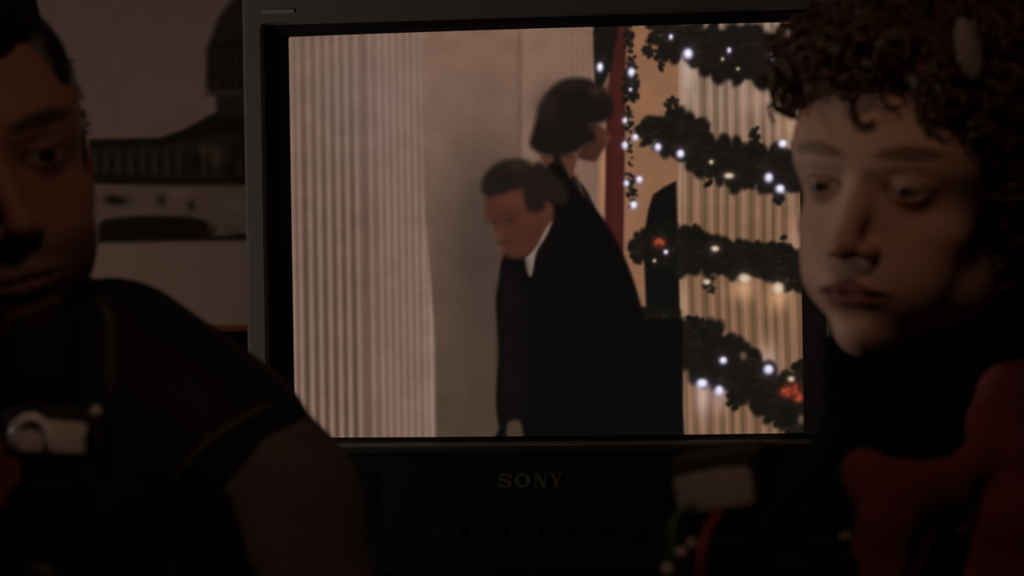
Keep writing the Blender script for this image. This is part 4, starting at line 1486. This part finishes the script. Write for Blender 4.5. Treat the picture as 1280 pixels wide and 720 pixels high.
f = Field(rng_axis(hm.x - 0.40, hm.x + 0.40, hm.x - 0.108, hm.x + 0.112, 0.0023, 0.014),
          rng_axis(hm.y - 0.40, hm.y + 0.24, hm.y - 0.125, hm.y + 0.11, 0.0023, 0.014),
          rng_axis(-0.01, hm.z + 0.16, hm.z - 0.135, hm.z + 0.125, 0.0023, 0.016), base=0.08)
sculpt_head(f, HM, gM)
sculpt_body(f, MB, gM)
V, Fc = f.mesh()
Vw = [V]; Fw = [Fc]
for s in (-1, 1):
    Mh_ = MB @ Matrix.Translation(Vector(gM['wrist'][s])) @ Matrix.Rotation(0, 4, 'Z')
    hv, hf = hand_mesh(Mh_, -s)
    Fw.append(hf + sum(len(q) for q in Vw)); Vw.append(hv)
V = np.concatenate(Vw); Fc = np.concatenate(Fw)
C = skin_colours(V, HM, (0.24, 0.125, 0.088), (0.12, 0.052, 0.046), (0.012, 0.009, 0.008), 0.85, 0.0150, gM['lip'], 0.3)
o = obj_np('body', V, Fc, M_skin_m, None, True, C); to_parent(o, man)
gz = (HM.to_3x3() @ Vector((0.12, -1, -0.03))).normalized()
for s in (-1, 1):
    o = eye_mesh('eye', HM @ Vector((s * 0.0315, EYE_Y, 0.0)), gz, 0.0130 * 1.07, None, (0.02, 0.012, 0.008)); to_parent(o, man)
M_hair_m = mat('black_hair', (0.006, 0.005, 0.005), 0.5, spec=0.3)
rm = np.random.RandomState(4)


def scalp_m(p):
    x, y, z = p
    if y < -0.052: return z > 0.062
    if y < -0.005: return z > 0.050 - 1.5 * (y + 0.052)
    if y < 0.012: return z > -0.028
    return z > -0.07


P_, N_ = scalp_points(1500, rm, scalp_m)
V1, F1 = strands('hair', P_, N_, HM, None, None, 0.010, 0.0008, 0.0010, rm, 0.06, 0.60, seg=6, sides=4)
fh = Field(np.arange(hm.x - 0.13, hm.x + 0.13, 0.004), np.arange(hm.y - 0.14, hm.y + 0.14, 0.004), np.arange(hm.z - 0.13, hm.z + 0.15, 0.004))
fh.frame(HM)
fh.ell((0, 0.016, 0.032), (0.0835, 0.100, 0.092), 0.01)
fh.ell((0, 0.050, -0.030), (0.066, 0.062, 0.055), 0.02)
fh.ell((0, -0.045, 0.090), (0.056, 0.042, 0.026), 0.02)
for s in (-1, 1): fh.ell((s * 0.053, -0.030, 0.044), (0.021, 0.040, 0.038), 0.012)
fh.ell((0, -0.084, 0.000), (0.0500, 0.066, 0.044), 0.008, 'cut')
fh.ell((0, -0.080, -0.030), (0.0800, 0.062, 0.040), 0.008, 'cut')
fh.ell((0, -0.030, -0.080), (0.095, 0.060, 0.076), 0.008, 'cut')
for s in (-1, 1): fh.ell((s * 0.084, 0.022, -0.012), (0.022, 0.026, 0.034), 0.005, 'cut')
fh.wrinkle(0.0018, 220, 3)
V2, F2 = fh.mesh()
o = obj_np('hair', np.concatenate([V2, V1]), np.concatenate([F2, F1 + len(V2)]), M_hair_m, None, True); to_parent(o, man)

M_jkt = mat('black_green_canvas', (0.010, 0.011, 0.009), 0.75, noise=(30, 0.3), bump=(260, 0.35, 0.001), spec=0.25)
M_slv = mat('maroon_sleeve_cloth', (0.120, 0.092, 0.090), 0.85, noise=(25, 0.3), bump=(260, 0.35, 0.001), spec=0.2)
M_piping = mat('jacket_piping', (0.034, 0.034, 0.024), 0.7)
M_shirt = mat('dark_red_shirt', (0.12, 0.012, 0.014), 0.8, bump=(300, 0.3, 0.001))
ez = hm.z


def jacket_m(f):
    f.ell((0, 0.035, ez - 0.36), (0.205, 0.150, 0.24), 0.04)
    f.ell((0, 0.03, 0.98), (0.185, 0.145, 0.20), 0.05)
    for s in (-1, 1):
        f.cap((s * 0.082, 0.020, ez - 0.160), (s * 0.150, 0.015, ez - 0.212), 0.080, 0.082, 0.03)
    f.ell((0.0, -0.13, ez - 0.20), (0.050, 0.12, 0.10), 0.012, 'cut')
    f.ell((0.0, -0.01, ez - 0.10), (0.074, 0.082, 0.07), 0.01, 'cut')
    f.cut_plane((0, 0, -1), (0, 0, 0.82))


garment('jacket', man, MB, (hm.x - 0.30, hm.y - 0.24, 0.76), (hm.x + 0.30, hm.y + 0.26, ez - 0.04), 0.0075, jacket_m, M_jkt, (0.0032, 40, 12))


def collar_m(f):
    n = 26
    pts = []
    for i in range(n + 1):
        a = R(-62 + 304 * i / n)
        fr = math.sin(a) * -1
        pts.append((0.090 * math.cos(a), 0.014 + 0.094 * math.sin(a), ez - 0.128 + 0.012 * math.sin(a)))
    for p, q in zip(pts, pts[1:]):
        f.cap(p, q, 0.013, 0.013, 0.006, flat=(1, 1, 0.36))
    f.ell((0, -0.11, ez - 0.10), (0.036, 0.05, 0.09), 0.006, 'cut')


garment('collar', man, MB, (hm.x - 0.15, hm.y - 0.15, ez - 0.20), (hm.x + 0.15, hm.y + 0.16, ez - 0.03), 0.005, collar_m, M_jkt, (0.0015, 70, 2))
for s in (-1, 1):
    def slv(f):
        f.cap((s * 0.155, 0.016, ez - 0.222), (s * 0.178, 0.012, ez - 0.250), 0.080, 0.080, 0.02)
        f.chain([(s * 0.178, 0.012, ez - 0.25), gM['elbow'][s], gM['wrist'][s]], [0.080, 0.068, 0.046], 0.02)
        f.cut_plane((-s * 0.86, 0.30, -0.42), (s * 0.170, -0.05, ez - 0.225))
    # the cut only shapes the shoulder seam; the forearm is added after it
    def slv2(f):
        slv(f)
        f.chain([gM['elbow'][s], gM['wrist'][s]], [0.066, 0.046], 0.02)
    garment('sleeve', man, MB, (hm.x - 0.40, hm.y - 0.42, 1.00), (hm.x + 0.40, hm.y + 0.22, ez - 0.08), 0.008, slv2, M_slv, (0.0034, 42, 20 + s))


def shirt(f):
    f.cap((0, 0.02, ez - 0.22), (0, 0.012, ez - 0.135), 0.078, 0.066, 0.02)
    f.ell((0, 0.02, ez - 0.34), (0.15, 0.125, 0.16), 0.03)
    f.cut_plane((0, 0.4, 1), (0, 0, ez - 0.128))
    f.cut_plane((0, 0, -1), (0, 0, ez - 0.44))


garment('shirt', man, MB, (hm.x - 0.2, hm.y - 0.2, ez - 0.5), (hm.x + 0.2, hm.y + 0.2, ez - 0.06), 0.006, shirt, M_shirt)
hips_down(man, hm.x, hm.y, 0.92, R(4), M_trs, M_shoe)

mc, zf, pane = camera_gear(flash_m, R(8), R(4), 0.0475, 0.0235, 'black camera with pale flash window and modelled glare arch, held under the chin of dark-haired person', arch=True, window=(0.78, 0.74, 0.70))

Pi = mc.matrix_world.inverted()
M_strap = mat('dark_strap', (0.022, 0.021, 0.020), 0.7)
for path in (((128, 600, 1.125), (134, 560, 1.105), (138, 500, 1.095), (140, 440, 1.105), (138, 395, 1.13), (122, 372, 1.19), (80, 375, 1.27)),
             ((-4, 600, 1.125), (-40, 520, 1.115), (-80, 450, 1.12), (-110, 400, 1.15), (-125, 372, 1.20), (-90, 372, 1.29))):
    Q = [Pi @ at(*p) for p in path]
    bm = bmesh.new(); b_tube(bm, Q, [0.0020] * len(Q), 8)
    obj('strap', bm, M_strap, mc, True)
bm = bmesh.new()
c_ = Pi @ at(120, 514, 1.092)
bmesh.ops.create_cone(bm, cap_ends=True, segments=16, radius1=0.0045, radius2=0.0020, depth=0.006, matrix=Matrix.Translation(c_))
b_tube(bm, [c_, Pi @ at(122, 560, 1.115), Pi @ at(122, 600, 1.125)], 0.0012, 6)
obj('release_knob', bm, M_bead, mc, True)

# storm-flap edge across the chest of the jacket
pts = [hit(px, py, 'jacket' + man.name, 'sleeve' + man.name) for px, py in ((205, 620), (220, 596), (240, 572), (260, 553), (282, 538), (305, 525), (325, 512), (340, 508))]
pts = [p + Vector((0, -0.002, 0)) for p in pts if p is not None]
if len(pts) > 3:
    bm = bmesh.new(); b_tube(bm, pts, [0.002] + [0.0036] * (len(pts) - 2) + [0.002], 8)
    o = obj('flap_edge', bm, M_piping, None, True); to_parent(o, man)
